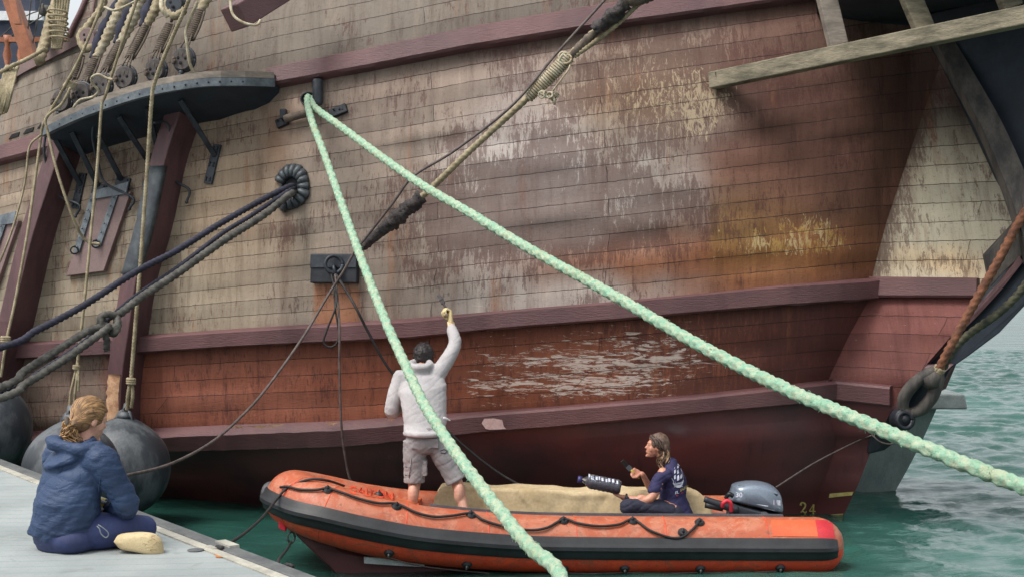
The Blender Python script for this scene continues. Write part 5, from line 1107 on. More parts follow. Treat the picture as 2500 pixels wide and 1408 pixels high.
# grommets and lifeline
TBB = BC
def gm(x, y, low=False):
    r = ray(x, y, TBB, 0.0)
    if not r: return
    p, n_ = r; g = MB().disc(p+n_*.012, n_, .044, .026, 22, r2=.034).build('line_holder', M['black_rubber'], DB, autos=40)
    mb = MB(); mb.torus(p+n_*.03, Vector((1, 0, 0)).lerp(n_, .2), .017, .006, 14, 6); mb.disc(p+n_*.028, n_, .014, .012, 10); mb.build('ring', M['steel'] if low else M['iron_dark'], g)
for x, y in ((800, 1196), (968, 1236), (1150, 1257), (1376, 1271), (1545, 1272), (1708, 1275), (1667, 1299), (925, 1208)): gm(x, y)
for x, y in ((950, 1348), (1140, 1376), (1376, 1386), (1525, 1386), (1710, 1386), (1905, 1384)): gm(x, y, True)
def onb(l, off):
    out = []
    for x, y in l:
        r = ray(x, y, TBB, off)
        if r: out.append(r[0])
    return out
ll = [(688, 1192), (705, 1190), (735, 1198), (775, 1199), (800, 1196), (840, 1208), (880, 1222), (925, 1232), (968, 1234), (1015, 1254), (1060, 1264), (1105, 1262), (1150, 1257), (1180, 1273), (1230, 1287), (1290, 1295), (1335, 1290), (1376, 1271), (1410, 1280), (1460, 1287), (1510, 1283), (1545, 1272), (1585, 1296), (1630, 1311), (1662, 1312), (1688, 1296), (1708, 1275)]
rope_mb(onb(ll, .022), .011, 'p', sm=8).build('lifeline', M['rope_black'], DB)
rope_mb(onb([(950, 1352), (1040, 1374), (1140, 1389), (1260, 1394), (1376, 1394)], .03), .005, 'p').build('grab_line', M['rope_tan'], DB); rope_mb(onb([(1376, 1392), (1450, 1393), (1525, 1392), (1620, 1393), (1710, 1391), (1800, 1391), (1905, 1388)], .02), .005, 'p').build('grab_line', M['rope_tan'], DB)
def patch(name, c4, mat, off=.004, n_=8):
    vs = []
    for j in range(n_+1):
        for i in range(n_+1):
            f, g = i/n_, j/n_; x = (c4[0][0]*(1-f)+c4[1][0]*f)*(1-g)+(c4[3][0]*(1-f)+c4[2][0]*f)*g; y = (c4[0][1]*(1-f)+c4[1][1]*f)*(1-g)+(c4[3][1]*(1-f)+c4[2][1]*f)*g; r = ray(x, y, TB, off)
            if not r: q = TB.find_nearest(W(x, y, 11.8)); r = (q[0]+q[1]*off, 0)
            vs.append(r[0])
    MB().add(vs, [(j*(n_+1)+i, j*(n_+1)+i+1, (j+1)*(n_+1)+i+1, (j+1)*(n_+1)+i) for j in range(n_) for i in range(n_)]).build(name, mat, tube)
patch('orange_patch', [(1882, 1270), (1992, 1270), (1998, 1309), (1886, 1308)], M['patch']); patch('red_patch', [(1990, 1269), (2030, 1270), (2038, 1314), (1998, 1313)], M['patch_red'], .006); patch('orange_patch', [(702, 1254), (756, 1277), (760, 1296), (708, 1284)], M['patch'])
# grey nose cone and red tab
i = int(np.argmin([p[0] for p in TPp])); c, t_, o_, u = tfr(i)
MB().sph(c+o_*.21+Vector((0, 0, .04)), (.075, .16, .10), 16, 10).build('nose_fender', M['seatgrey'], DB)
nb2 = MB().torus(W(690, 1190, 12.), (1, .2, .1), .04, .008, 14, 6); nb2.build('bow_ring', M['steel'], DB)
MB().box(W(690, 1283, 11.8), Vector((.03, 0, -.015)), Vector((0, .03, 0)), Vector((0, 0, .03))).build('red_tab', M['red'], DB, smooth=False, bevel=.008)
mb = MB().torus(W(711, 1311, 11.82), (.6, -1, 0), .045, .009, 20, 8, sx=.7); mb.build('towing_ring', M['steel'], DB)
rope('painter', onb([(838, 1190), (800, 1178), (760, 1174)], .02)+Wl([(722, 1180, 11.75), (694, 1196, 11.7), (672, 1222, 11.6), (640, 1262, 10.8), (600, 1298, 9.9), (565, 1322, 9.2), (552, 1330, 8.9)])+[qpt(545, 1336), qpt(530, 1338)+Vector((0, 0, .01))], .011, 'rope_black', 'black bow line from the orange boat up to the quay edge', kind='p')
rope('painter', Wl([(711, 1322, 11.78), (700, 1340, 11.2), (684, 1360, 10.4), (680, 1366, 9.)])+[qpt(676, 1368)+Vector((0, 0, -.05)), qpt(700, 1377), qpt(716, 1382)], .011, 'rope_black', 'short black line from the metal bow ring to the quay corner', kind='p')
# cleat-like bits on the quay edge
mb = MB(); c = qpt(555, 1333); mb.box(c+Vector((0, 0, .012)), qd*.09, qn*.03, Vector((0, 0, .01))); mb.box(c+qn*.06+Vector((0, 0, .006)), qd*.05, qn*.05, Vector((0, 0, .004)))
mb.build('edge_plate', M['alu'], None, smooth=False, label='small pale metal plate on the quay edge where the bow line lands', cat='metal plate')
mb = MB(); c = qpt(545, 1353); mb.add([c+Vector((.05*math.cos(a)*(1+.3*math.sin(3*a)), .09*math.sin(a), .004)) for a in np.linspace(0, 6.28, 17)[:-1]], [tuple(range(16))]); mb.build('rust_flake', simple('rust', (186, 124, 76), (150, 90, 50), 20, .9), None, smooth=False, label='small orange rust flake on the pale quay', cat='rust flake')
mb = MB(); c = qpt(478, 1343); mb.disc(c+Vector((0, 0, .004)), (0, 0, 1), .045, .006, 24); mb.build('deck_fastener', M['kerb'], None, label='flat grey round fastener set in the quay boards', cat='fastener')
# ---------------------------------------------------------------- outboard motor
OM = thing('outboard_motor', (2.3, 12.7, .1), 'grey outboard motor with red kill clip at the stern of the orange boat', 'outboard motor')
def pillow(name, outl, D, hw, mat, parent, nD=10, pw=2.6, shrink=.22, n_=48, autos=None):
    c2 = [sum(p[0] for p in outl)/len(outl), sum(p[1] for p in outl)/len(outl)]
    sm = cr([Vector((x, y, 0)) for x, y in outl+[outl[0]]], 6)[:-1]; m_ = len(sm); vs = []
    for k in range(nD+1):
        t_ = -1+2*k/nD; t2 = math.copysign(abs(t_)**.7, t_); s_ = 1-shrink*abs(t2)**pw; s_ = s_ if k not in (0, nD) else s_*.8
        for p in sm: vs.append(W(c2[0]+(p.x-c2[0])*s_, c2[1]+(p.y-c2[1])*s_, D)+Vector((0, t2*hw, 0)))
    return MB().add(vs, [(i*m_+k, i*m_+(k+1) % m_, (i+1)*m_+(k+1) % m_, (i+1)*m_+k) for i in range(nD) for k in range(m_)]+[tuple(range(m_))[::-1], tuple(nD*m_+k for k in range(m_))]).build(name, mat, parent, autos=autos)
cow = pillow('cowl', [(1788, 1183), (1800, 1178), (1826, 1174), (1858, 1175), (1886, 1184), (1902, 1200), (1908, 1222), (1908, 1246), (1880, 1243), (1840, 1233), (1800, 1224), (1779, 1218), (1781, 1204)], 12.65, .17, M['cowl'], OM)
cow2 = pillow('lower_cowl', [(1776, 1218), (1800, 1226), (1840, 1236), (1880, 1246), (1908, 1250), (1906, 1272), (1870, 1275), (1820, 1262), (1786, 1245), (1772, 1230)], 12.65, .165, M['cowl_dark'], OM)
mb = MB(); P = W(1850, 1250, 12.65); mb.tube([W(1845, 1255, 12.65), W(1850, 1330, 12.65), W(1850, 1420, 12.65)], [.09, .07, .05], 12); mb.box(W(1850, 1430, 12.65), Vector((.14, 0, 0)), Vector((0, .1, 0)), Vector((0, 0, .008))); mb.build('leg', M['cowl_dark'], OM)
MB().box(W(1795, 1262, 12.65), Vector((.07, 0, 0)), Vector((0, .09, 0)), Vector((0, 0, .1))).build('clamp_bracket', M['cowl_dark'], OM, smooth=False, bevel=.01)
mb = MB().tube(cr([W(1800, 1243, 12.5), W(1770, 1234, 12.5), W(1745, 1226, 12.5), W(1720, 1217, 12.5)], 5), [.035, .035, .032, .028], 12); ti = mb.build('tiller_arm', M['cowl_dark'], OM)
MB().tube([W(1765, 1240, 12.5), W(1735, 1234, 12.5), W(1722, 1231, 12.5)], .028, 10).build('tiller_grip', M['black_rubber'], ti)
mb = MB().tube(cr([W(1764, 1236, 12.42), W(1766, 1227, 12.4), W(1776, 1221, 12.4), W(1784, 1228, 12.4), W(1785, 1248, 12.42)], 6), .018, 10); mb.build('kill_clip', M['red'], OM)
MB().tube(cr([W(1772, 1215, 12.5), W(1780, 1205, 12.48), W(1790, 1210, 12.48)], 5), .02, 8).build('shift_lever', M['iron_dark'], OM)
CB = joined_bvh([cow, cow2])
textmesh('30', (1796, 1212), (1, .06), (0, -1), 17, CB, .003, 'power_number', M['print_white'], cow, label='white number 30')
def cpatch(name, pts, mat, off=.003):
    P = []
    for x, y in pts:
        r = ray(x, y, CB, off); P.append(r[0] if r else W(x, y, 12.45))
    MB().add(P, [tuple(range(len(P)))]).build(name, mat, cow, smooth=False)
cpatch('cowl_label', [(1888, 1219), (1905, 1220), (1905, 1233), (1888, 1231)], M['print_white'])
cpatch('cowl_stripe', [(1845, 1229), (1870, 1232), (1900, 1236), (1906, 1241), (1870, 1235)], M['print_white']); cpatch('cowl_stripe', [(1860, 1237), (1890, 1242), (1906, 1246), (1890, 1245)], M['print_white'])
cpatch('cowl_vent', [(1802, 1184), (1818, 1186), (1814, 1203), (1795, 1202)], M['iron_dark']); cpatch('cowl_latch', [(1888, 1203), (1900, 1206), (1896, 1210)], M['iron_dark'])
# ---------------------------------------------------------------- tan canvas over cargo
pxs = np.linspace(1052, 1742, 150); nyc = 26; vs = []
topo = [(1052, 1262), (1060, 1236), (1066, 1200), (1078, 1180), (1100, 1175), (1160, 1176), (1200, 1181), (1300, 1184), (1400, 1190), (1500, 1190), (1600, 1188), (1680, 1192), (1702, 1198), (1718, 1210), (1728, 1228), (1742, 1262)]
for x in pxs:
    zt_ = W(x, interp(topo, x), 12.95).z; Xw = W(x, 0, 12.95).x
    for j in range(nyc+1):
        g = j/nyc
        if g < .35: gg = g/.35; y = 12.72+.05*gg; z = .18+(zt_-.18)*(gg**.8)
        elif g < .8: gg = (g-.35)/.45; y = 12.77+.26*gg; z = zt_-.012*math.sin(gg*3)
        else: gg = (g-.8)/.2; y = 13.03+.05*gg; z = zt_-(zt_-.2)*gg
        rd = lambda q: max(0, 1-abs(noise.noise(q))*7)**1.3
        f_ = noise.noise(Vector((Xw*1.7, y*2, z)))*.03-rd(Vector((Xw*2.1+z*1.5, y*1.5, 4)))*.022+rd(Vector((Xw*3.1-z*2.2+y*3, y, 9)))*.012-rd(Vector((Xw*.7, y*6, z*5)))*.012; f2 = -abs(noise.noise(Vector((Xw*2.6+z*1.1, 3, z*.5))))*.045
        vs.append(Vector((Xw+f_*.4, y+f_+f2*(1 if g < .4 else 0), z+f_*.6*(1 if g > .2 else 0))))
MB().add(vs, [(i*(nyc+1)+j, (i+1)*(nyc+1)+j, (i+1)*(nyc+1)+j+1, i*(nyc+1)+j+1) for i in range(149) for j in range(nyc)]).build('canvas_cover', M['tarp'], None, label='tan canvas cover spread over cargo inside the orange boat', cat='canvas')
# ---------------------------------------------------------------- people
def fuse(name, mb, mat, parent, voxel=.008, smooth=3, post=None, label=None, kind=None, cat=None):
    me = bpy.data.meshes.new('tmp'); me.from_pydata(mb.v, [], mb.f); me.update(); o = bpy.data.objects.new('tmp', me); COL.objects.link(o)
    bm = bmesh.new(); bm.from_mesh(me); bmesh.ops.recalc_face_normals(bm, faces=bm.faces); bm.to_mesh(me); bm.free()
    r = o.modifiers.new('r', 'REMESH'); r.mode = 'VOXEL'; r.voxel_size = voxel
    if smooth: s = o.modifiers.new('s', 'SMOOTH'); s.factor = .6; s.iterations = smooth
    dg = bpy.context.evaluated_depsgraph_get(); m2 = bpy.data.meshes.new_from_object(o.evaluated_get(dg)); bpy.data.objects.remove(o)
    if post:
        cn = [(v.co.copy(), v.normal.copy()) for v in m2.vertices]; m2.vertices.foreach_set('co', [x for c_, n_ in cn for x in post(c_, n_)])
    out = MB(); out.v = [tuple(v.co) for v in m2.vertices]; out.f = [tuple(p.vertices) for p in m2.polygons]; out.mi = [0]*len(out.f)
    return out.build(name, mat, parent, label=label, kind=kind, cat=cat)
def ridge(q): return max(0, 1-abs(noise.noise(q))*3.2)**1.5
def wrk(amp, sc, axis=Vector((0, 0, 1)), an=.35, seed=0):
    ax = axis.normalized()
    def f(p, n):
        q = p-ax*p.dot(ax)*(1-an); k = noise.fractal(Vector((q.x*sc+seed, q.y*sc, q.z*sc)), 1, 2, 3); k2 = 1-abs(noise.noise(q*sc*1.7+Vector((seed, 3, 7))))*2.2
        d = ridge(Vector((p.x*6+seed, p.y*4, (p.z*1.6-p.x*.9)*9)))+.7*ridge(Vector((p.x*5-seed, p.y*4, (p.z+p.x*.8)*17)));  return p+n*amp*(k*.7-d*.9)
    return f
def hand(mb, wr, d, pn, th, curl=25, s=1., spread=3, thumb_curl=20, tipc=None):
    """wrist, pointing direction, palm normal (side the fingers close to), thumb side"""
    wr = Vector(wr); d = Vector(d).normalized(); pn = Vector(pn); pn = (pn-d*pn.dot(d)).normalized(); sd_ = d.cross(pn).normalized(); th = Vector(th); sg_ = 1 if sd_.dot(th) > 0 else -1; sd_ = sd_*sg_
    mb.loft([(wr-d*.02, sd_, pn, .026*s, .02*s), (wr+d*.02*s, sd_, pn, .034*s, .018*s), (wr+d*.06*s, sd_, pn, .041*s, .016*s), (wr+d*.09*s, sd_, pn, .040*s, .013*s)], 14)
    for k, (off, L) in enumerate(((.031, .072), (.011, .08), (-.010, .074), (-.029, .058))):
        p = wr+d*.088*s+sd_*off*s; a = math.radians(curl*(.7+.12*k)); dir_ = (d+sd_*math.radians(spread)*(1.5-k)).normalized(); r = .0092*s
        for j, fl in enumerate((.42, .32, .26)):
            dir_ = (dir_*math.cos(a)+pn*math.sin(a)).normalized() if True else dir_; q = p+dir_*L*fl*s*1.05; mb.caps(p, q, r, r*.9, 8); pn_l = pn; p = q; r *= .92; a = math.radians(curl*(1.15 if j == 0 else .9)); 
            pn = (pn*math.cos(a)-dir_*math.sin(a)*0).normalized() if j > 5 else pn
    p = wr+d*.03*s+sd_*.03*s; t_ = (d*.7+sd_*.75+pn*.25).normalized()
    for j, L in enumerate((.042, .034, .026)):
        q = p+t_*L*s; mb.caps(p, q, (.0125, .0105, .0095)[j]*s, (.011, .01, .0085)[j]*s, 8); p = q; t_ = (t_+d*.35+pn*math.sin(math.radians(thumb_curl))).normalized()
    return mb
def fingers_grip(mb, wr, d, ax, pn, s=1.):
    """fist round a rod: knuckles across, fingers curled about axis ax"""
    wr = Vector(wr); d = Vector(d).normalized(); ax = Vector(ax).normalized(); pn = Vector(pn); pn = (pn-d*pn.dot(d)).normalized(); sd_ = ax-d*ax.dot(d); sd_ = sd_.normalized()
    mb.loft([(wr-d*.02, sd_, pn, .026*s, .02*s), (wr+d*.02*s, sd_, pn, .034*s, .019*s), (wr+d*.06*s, sd_, pn, .041*s, .018*s), (wr+d*.085*s, sd_, pn, .040*s, .015*s)], 14)
    for k, off in enumerate((.030, .010, -.011, -.030)):
        p = wr+d*.085*s+sd_*off*s; L = (.042, .046, .043, .034)[k]*s
        q = p+(d*.55+pn*.85).normalized()*L; r_ = q+(pn*.6-d*.8).normalized()*L*.75; t_ = r_+(-d*.9-pn*.35).normalized()*L*.55
        mb.caps(p, q, .0098*s, .0092*s, 8); mb.caps(q, r_, .0092*s, .0086*s, 8); mb.caps(r_, t_, .0086*s, .0078*s, 8)
    p = wr+d*.03*s+sd_*.03*s; q = p+(d*.6+sd_*.5+pn*.6).normalized()*.045*s; r_ = q+(d*.7+pn*.5-sd_*.3).normalized()*.036*s; mb.caps(p, q, .013*s, .0115*s, 8); mb.caps(q, r_, .0112*s, .009*s, 8)
def headmesh(mb, c, fw, up, s=1.):
    c = Vector(c); fw = Vector(fw).normalized(); up = Vector(up); up = (up-fw*up.dot(fw)).normalized(); sd_ = fw.cross(up).normalized(); R = Matrix((sd_, fw, up)).transposed()
    mb.sph(c+up*.022*s-fw*.01*s, (.074*s, .094*s, .092*s), 20, 14, R)
    mb.loft([(c+fw*.012*s+up*.02*s, sd_, fw, .066*s, .078*s), (c+fw*.02*s-up*.035*s, sd_, fw, .060*s, .072*s), (c+fw*.03*s-up*.075*s, sd_, fw, .046*s, .056*s), (c+fw*.045*s-up*.103*s, sd_, fw, .024*s, .032*s)], 18)
    mb.sph(c+fw*.08*s-up*.104*s, (.019*s, .016*s, .014*s), 10, 8, R)                                    # chin
    mb.caps(c+fw*.082*s+up*.012*s, c+fw*.097*s-up*.026*s, .010*s, .0145*s, 8); mb.sph(c+fw*.102*s-up*.028*s, (.014*s, .012*s, .011*s), 8, 6, R)   # nose
    mb.sph(c+fw*.090*s-up*.058*s, (.022*s, .007*s, .0065*s), 10, 6, R); mb.sph(c+fw*.088*s-up*.070*s, (.020*s, .008*s, .008*s), 10, 6, R)          # lips
    mb.sph(c+fw*.078*s+up*.024*s, (.052*s, .014*s, .010*s), 10, 6, R)                                     # brow
    for k in (-1, 1):
        mb.sph(c+fw*.055*s-up*.03*s+sd_*k*.042*s, (.020*s, .024*s, .030*s), 10, 6, R)                     # cheeks
        mb.sph(c-fw*.005*s-up*.012*s+sd_*k*.076*s, (.010*s, .020*s, .032*s), 10, 8, R)                   # ears
    return R, sd_, up
def eyes(c, fw, up, s, parent):
    c = Vector(c); fw = Vector(fw).normalized(); up = (Vector(up)-fw*Vector(up).dot(fw)).normalized(); sd_ = fw.cross(up).normalized()
    for k in (-1, 1):
        e = c+fw*.074*s+up*.006*s+sd_*k*.032*s; mb = MB().sph(e, .0105*s, 12, 8); mb.build('eye', M['skin2'], parent)
        mb = MB().sph(e+fw*.004*s, .0078*s, 10, 6); mb.build('iris', M['hair_dark'], parent)
def limb(mb, pts, rs, n=14):
    """smooth tapered limb through joints, rounded ends"""
    P = [Vector(p) for p in pts]; c = cr(P, 6); r = np.interp(np.linspace(0, len(P)-1, len(c)), range(len(P)), rs)
    for i in range(0, len(c)-1, 1): pass
    mb.tube(c, list(r), n); mb.sph(c[0], r[0]*.98, n, 8); mb.sph(c[-1], r[-1]*.98, n, 8); return mb
def strands(c, fn, n, r, mats, parent, name='hair_lock', seed=0):
    rg = random.Random(seed); mbs = [MB() for _ in mats]
    for k in range(n):
        pts, rr = fn(rg, k/n); mbs[rg.randrange(len(mats))].tube(cr(pts, 5), rr if rr is not None else r, 5)
    return [m_.build(name, mt, parent) for m_, mt in zip(mbs, mats) if m_.v]
# ======================= man painting, standing in the boat =======================
def J(*a): return W(*a)
mn = thing('person', Vector((-.75, 12.5, FZ)), 'man in pale grey hoodie and taupe shorts, back turned, reaching up with a paint brush', 'person')
pel = J(1040, 1072, 12.55); che = J(1034, 955, 12.72); nek = J(1028, 898, 12.86); hd = J(1034, 872, 12.98)
shR = J(1072, 908, 12.85); elR = J(1110, 843, 13.0); wrR = J(1101, 790, 13.17)
shL = J(978, 922, 12.78); elL = J(956, 1003, 12.74); wrL = J(985, 985, 12.97)
hiL = J(1012, 1080, 12.55); knL = J(1012, 1172, 12.55); anL = J(1005, 1246, 12.46); hiR = J(1066, 1080, 12.57); knR = J(1112, 1168, 12.52); anR = J(1134, 1246, 12.42)
sx = Vector((1, .1, 0)).normalized()
def torso(mb, pts, fwd, n=24):
    secs = []
    for p, a, b, sd_ in pts: secs.append((p, sd_, fwd, a, b))
    mb.loft(secs, n, caprnd=.6)
fwM = Vector((.05, 1, .1)).normalized()
body = MB(); shs = (shR-shL).normalized()
torso(body, [(pel-Vector((0, 0, .05)), .155, .105, sx), (pel.lerp(che, .3), .14, .095, sx), (che, .165, .11, shs), (che.lerp(nek, .55), .15, .09, shs)], fwM)
limb(body, [nek-Vector((0, .03, .06)), hd-Vector((0, .02, .03))], [.06, .055])
Rm, sdm, upm = headmesh(body, hd, (.1, 1, .35), (0, -.3, 1), .98)
limb(body, [shR, elR, wrR], [.052, .042, .028]); limb(body, [shL, elL, wrL], [.052, .042, .028])
limb(body, [hiL, knL, anL], [.085, .058, .04]); limb(body, [hiR, knR, anR], [.085, .058, .04])
for a, k in ((anL, knL), (anR, knR)):
    m_ = a.lerp(k, .55); body.sph(m_+Vector((0, -.02, 0)), (.052, .058, .10), 12, 8); f = Vector((a.x, a.y, FZ)); body.loft([(f+Vector((0, -.05, .045)), (1, 0, 0), (0, 0, 1), .035, .035), (f+Vector((0, .06, .045)), (1, 0, 0), (0, 0, 1), .042, .04), (f+Vector((.01, .17, .03)), (1, 0, 0), (0, 0, 1), .045, .022)], 12)
gr_d = (wrR-elR).normalized(); 
bodyo = fuse('body', body, M['skin2'], mn, .008, 4)
# gloved hand with brush
hb = MB(); hd_d = (Vector((-.1, .25, 1))).normalized(); fingers_grip(hb, wrR+gr_d*.01, hd_d, Vector((-.3, 1, .1)), Vector((-.9, -.3, 0)), 1.25); hb.loft([(wrR-gr_d*.045, (1, 0, 0), (0, 1, 0), .037, .034), (wrR+gr_d*.02, (1, 0, 0), (0, 1, 0), .036, .03)], 14)
fuse('glove', hb, M['glove'], mn, .0045, 2)
gl_ = MB(); hand(gl_, wrL, (.3, 1, .2), (0, 0, -1), (1, 0, 0), 40, .95); fuse('glove', gl_, M['glove'], mn, .0055, 2)
hood = MB()
torso(hood, [(pel+Vector((-.02, 0, .075)), .185, .135, sx), (pel.lerp(che, .35), .195, .14, sx), (pel.lerp(che, .7), .21, .145, shs), (che.lerp(nek, .15), .222, .145, shs), (che.lerp(nek, .62), .20, .125, shs), (nek-Vector((0, .0, .03)), .10, .09, shs)], fwM)
limb(hood, [shR+Vector((-.05, 0, -.04)), shR, elR, wrR-gr_d*.06], [.085, .079, .064, .05]); limb(hood, [shL+Vector((.04, 0, -.03)), shL, elL, wrL-(wrL-elL).normalized()*.05], [.085, .078, .07, .048])
hood.sph(nek+Vector((-.02, -.07, .0)), (.105, .06, .055), 16, 10); hood.torus(nek+Vector((-.005, -.02, .035)), Vector((.0, -.25, 1)), .09, .036, 24, 8)
hood.sph(nek+Vector((-.03, -.085, -.05)), (.085, .035, .05), 14, 8)
hood.torus(pel+Vector((-.015, 0, .06)), (0, 0, 1), .165, .03, 30, 8, sx=1.0); hood.caps(J(1085, 1020, 12.5), J(1100, 1026, 12.5), .02, .01)
ho = fuse('hoodie', hood, M['hoodie'], mn, .009, 3, wrk(.0035, 6, Vector((.2, 0, 1)), .6, 3))
sh = MB()
torso(sh, [(pel+Vector((0, 0, .085)), .165, .115, sx), (pel+Vector((0, -.01, 0)), .188, .138, sx), (pel-Vector((0, 0, .06)), .19, .135, sx)], fwM)
for h_, k_, sg_ in ((hiL, knL, -1), (hiR, knR, 1)):
    dn = (k_-h_).normalized(); s_ = dn.cross(Vector((0, 1, 0))).normalized(); e = k_+dn*.015
    sh.loft([(h_+dn*-.02, s_, Vector((0, 1, 0)), .108, .125), (h_+dn*.14, s_, Vector((0, 1, 0)), .108, .118), (h_+dn*.26, s_, Vector((0, 1, 0)), .098, .105), (e, s_, Vector((0, 1, 0)), .098, .102)], 20, caprnd=.1)
    sh.box(h_+dn*.22+s_*(.1*-sg_ if s_.x*sg_ < 0 else .1*sg_)+Vector((0, -.02, 0)), s_*.018, Vector((0, .06, 0)), dn*.07)
for c in (Vector((-.075, -.125, -.02)), Vector((.075, -.125, -.02))): sh.box(pel+c, Vector((.045, 0, 0)), Vector((0, .012, 0)), Vector((0, 0, .045)))
so_ = fuse('shorts', sh, M['shorts'], mn, .008, 2, wrk(.0045, 8, Vector((0, 0, 1)), .8, 8))
SB = bvh_of(so_); mb = MB()
for l in ([(1075, 1100), (1084, 1096), (1092, 1100), (1086, 1106), (1076, 1104)], [(990, 1138), (1003, 1141)], [(990, 1158), (1002, 1160)]):
    P = [ray(x, y, SB, .003) for x, y in l]; P = [p[0] for p in P if p]
    if len(P) > 1: mb.tube(P, .0035, 5)
if mb.v: mb.build('stitching', M['trousers'], so_)
mb = MB(); P = [ray(x, y, SB, .004) for x, y in ((1003, 1118), (1002, 1140), (999, 1165), (995, 1182))]; P = [p[0] for p in P if p]
if len(P) > 1: mb.tube(P, .004, 5).build('pocket_edge', M['shorts'], so_)
# hair
hm = MB(); hm.sph(hd+upm*.035-Vector((0, .01, 0)), (.092, .112, .105), 20, 14, Rm); hm.sph(hd-Vector((0, .055, .01)), (.085, .06, .085), 16, 10)
rg = random.Random(4)
hair_o = fuse('hair', hm, M['hair_dark'], mn, .007, 1, lambda p, n: p+n*(noise.fractal(p*28, 1, 2, 4)*.012+.002))
def fn(rg, t):
    a = rg.uniform(-2.6, 2.6); b = rg.uniform(-.3, 1.3); d = Vector((math.sin(a)*math.cos(b), -math.cos(a)*math.cos(b), math.sin(b))); p0 = hd+Vector((0, 0, .02))+Vector((d.x*.088, d.y*.105, d.z*.115)); t_ = Vector((rg.uniform(-1, 1), rg.uniform(-.5, .5), rg.uniform(-1, .6))).normalized()
    return [p0, p0+t_*.02+d*.003, p0+t_*.045-d*.004-Vector((0, 0, .01))], [.004, .0035, .001]
strands(None, fn, 90, .003, [M['hair_dark']], hair_o, seed=3)
# brush in the man's hand
hp = J(1089, 752, 13.2); bt = J(1072, 722, 13.3); bd = (bt-hp).normalized()
bo = thing('paint_brush', hp, 'dark paint brush held against the hull by the man', 'brush', 'paint brushes')
mb = MB().tube([hp-bd*.05, hp, hp+bd*.07], [.008, .012, .01], 10); mb.build('handle', M['tar'], bo)
s_ = bd.cross(Vector((0, 1, 0))).normalized(); mb = MB().box(hp+bd*.09, s_*.02, s_.cross(bd)*.009, bd*.025); mb.build('ferrule', M['tar'], bo, smooth=False)
MB().box(hp+bd*.145, s_*.022, s_.cross(bd)*.011, bd*.034, 0, .8).build('bristles', M['hair_dark'], bo, smooth=False)
# ======================= woman sitting in the boat =======================
DW = 12.48
wm = thing('person', Vector((1.45, DW, FZ)), 'woman in navy t-shirt sitting in the orange boat, facing left with brush and paint bottle', 'person')
pel = J(1642, 1235, DW+.05); che = J(1644, 1168, DW+.05); nek = J(1637, 1124, DW+.06); hd = J(1603, 1088, DW+.06)
shN = J(1618, 1152, DW-.10); elN = J(1586, 1217, DW-.17); wrN = J(1520, 1213, DW-.12); shF = J(1632, 1148, DW+.22); elF = J(1595, 1193, DW+.33); wrF = J(1568, 1156, DW+.25)
fwd = Vector((-1, .12, .1)).normalized(); sy = Vector((0.1, 1, 0)).normalized()
body = MB(); torso(body, [(pel-Vector((0, 0, .03)), .14, .09, sy), (pel.lerp(che, .5), .115, .08, sy), (che, .145, .10, sy), (che.lerp(nek, .6), .12, .07, sy)], Vector((-1, 0, 0)))
limb(body, [nek+Vector((0, 0, -.05)), hd+Vector((.025, 0, -.05))], [.052, .046]); hfw = Vector((-1, -.06, .14)); Rw, sdw, upw = headmesh(body, hd, hfw, (.15, 0, 1), .93)
limb(body, [shN, elN, wrN], [.046, .038, .024]); limb(body, [shF, elF, wrF], [.046, .038, .024])
body.sph(elN.lerp(wrN, .3), (.05, .036, .036), 12, 8)
kN = J(1532, 1236, DW-.2); kF = J(1545, 1240, DW+.3); limb(body, [pel+Vector((0, -.1, -.02)), kN], [.09, .06]); limb(body, [pel+Vector((0, .12, -.02)), kF], [.09, .06])
limb(body, [kN, J(1600, 1262, DW+.1)], [.055, .04]); limb(body, [kF, J(1600, 1262, DW-.05)], [.055, .04])
hand(body, wrN, (-.85, -.05, .38), (.35, 0, 1), (.2, 1, .3), 16, .95, 10)
fingers_grip(body, wrF, Vector((-.8, -.1, .35)), Vector((-.45, -.6, -.35)), Vector((-.1, -.6, -.8)), .95)
fuse('body', body, M['skin'], wm, .0065, 3); eyes(hd, hfw, (.15, 0, 1), .93, wm)
ts = MB(); torso(ts, [(pel-Vector((-.03, 0, .06)), .19, .16, sy), (pel.lerp(che, .35), .158, .125, sy), (pel.lerp(che, .75), .165, .125, sy), (che.lerp(nek, .1), .175, .118, sy), (che.lerp(nek, .6), .15, .085, sy), (nek-Vector((0, 0, .0)), .075, .066, sy)], Vector((-1, 0, 0)))
for s0, e0 in ((shN, elN), (shF, elF)): d = (e0-s0).normalized(); limb(ts, [s0+Vector((.03, 0, -.02)), s0+d*.06, s0+d*.18], [.066, .062, .058])
tso = fuse('t_shirt', ts, M['tshirt'], wm, .0075, 3, wrk(.006, 9, Vector((.3, 0, 1)), .7, 2))
tr = MB(); torso(tr, [(pel-Vector((.0, 0, .09)), .19, .15, sy), (pel+Vector((-.02, 0, .0)), .18, .15, sy)], Vector((-1, 0, 0)))
limb(tr, [pel+Vector((0, -.1, -.04)), pel.lerp(kN, .5)+Vector((0, -.05, -.01)), kN], [.105, .092, .075]); limb(tr, [pel+Vector((0, .12, -.04)), kF], [.105, .075]); limb(tr, [kN, J(1600, 1264, DW)], [.075, .055]); limb(tr, [kF, J(1600, 1264, DW)], [.075, .055])
fuse('trousers', tr, M['trousers'], wm, .009, 3, wrk(.006, 12, Vector((1, 0, 0)), .6, 5))
TSB = bvh_of(tso); pj2 = pxproj(TSB, .003); mb = MB()
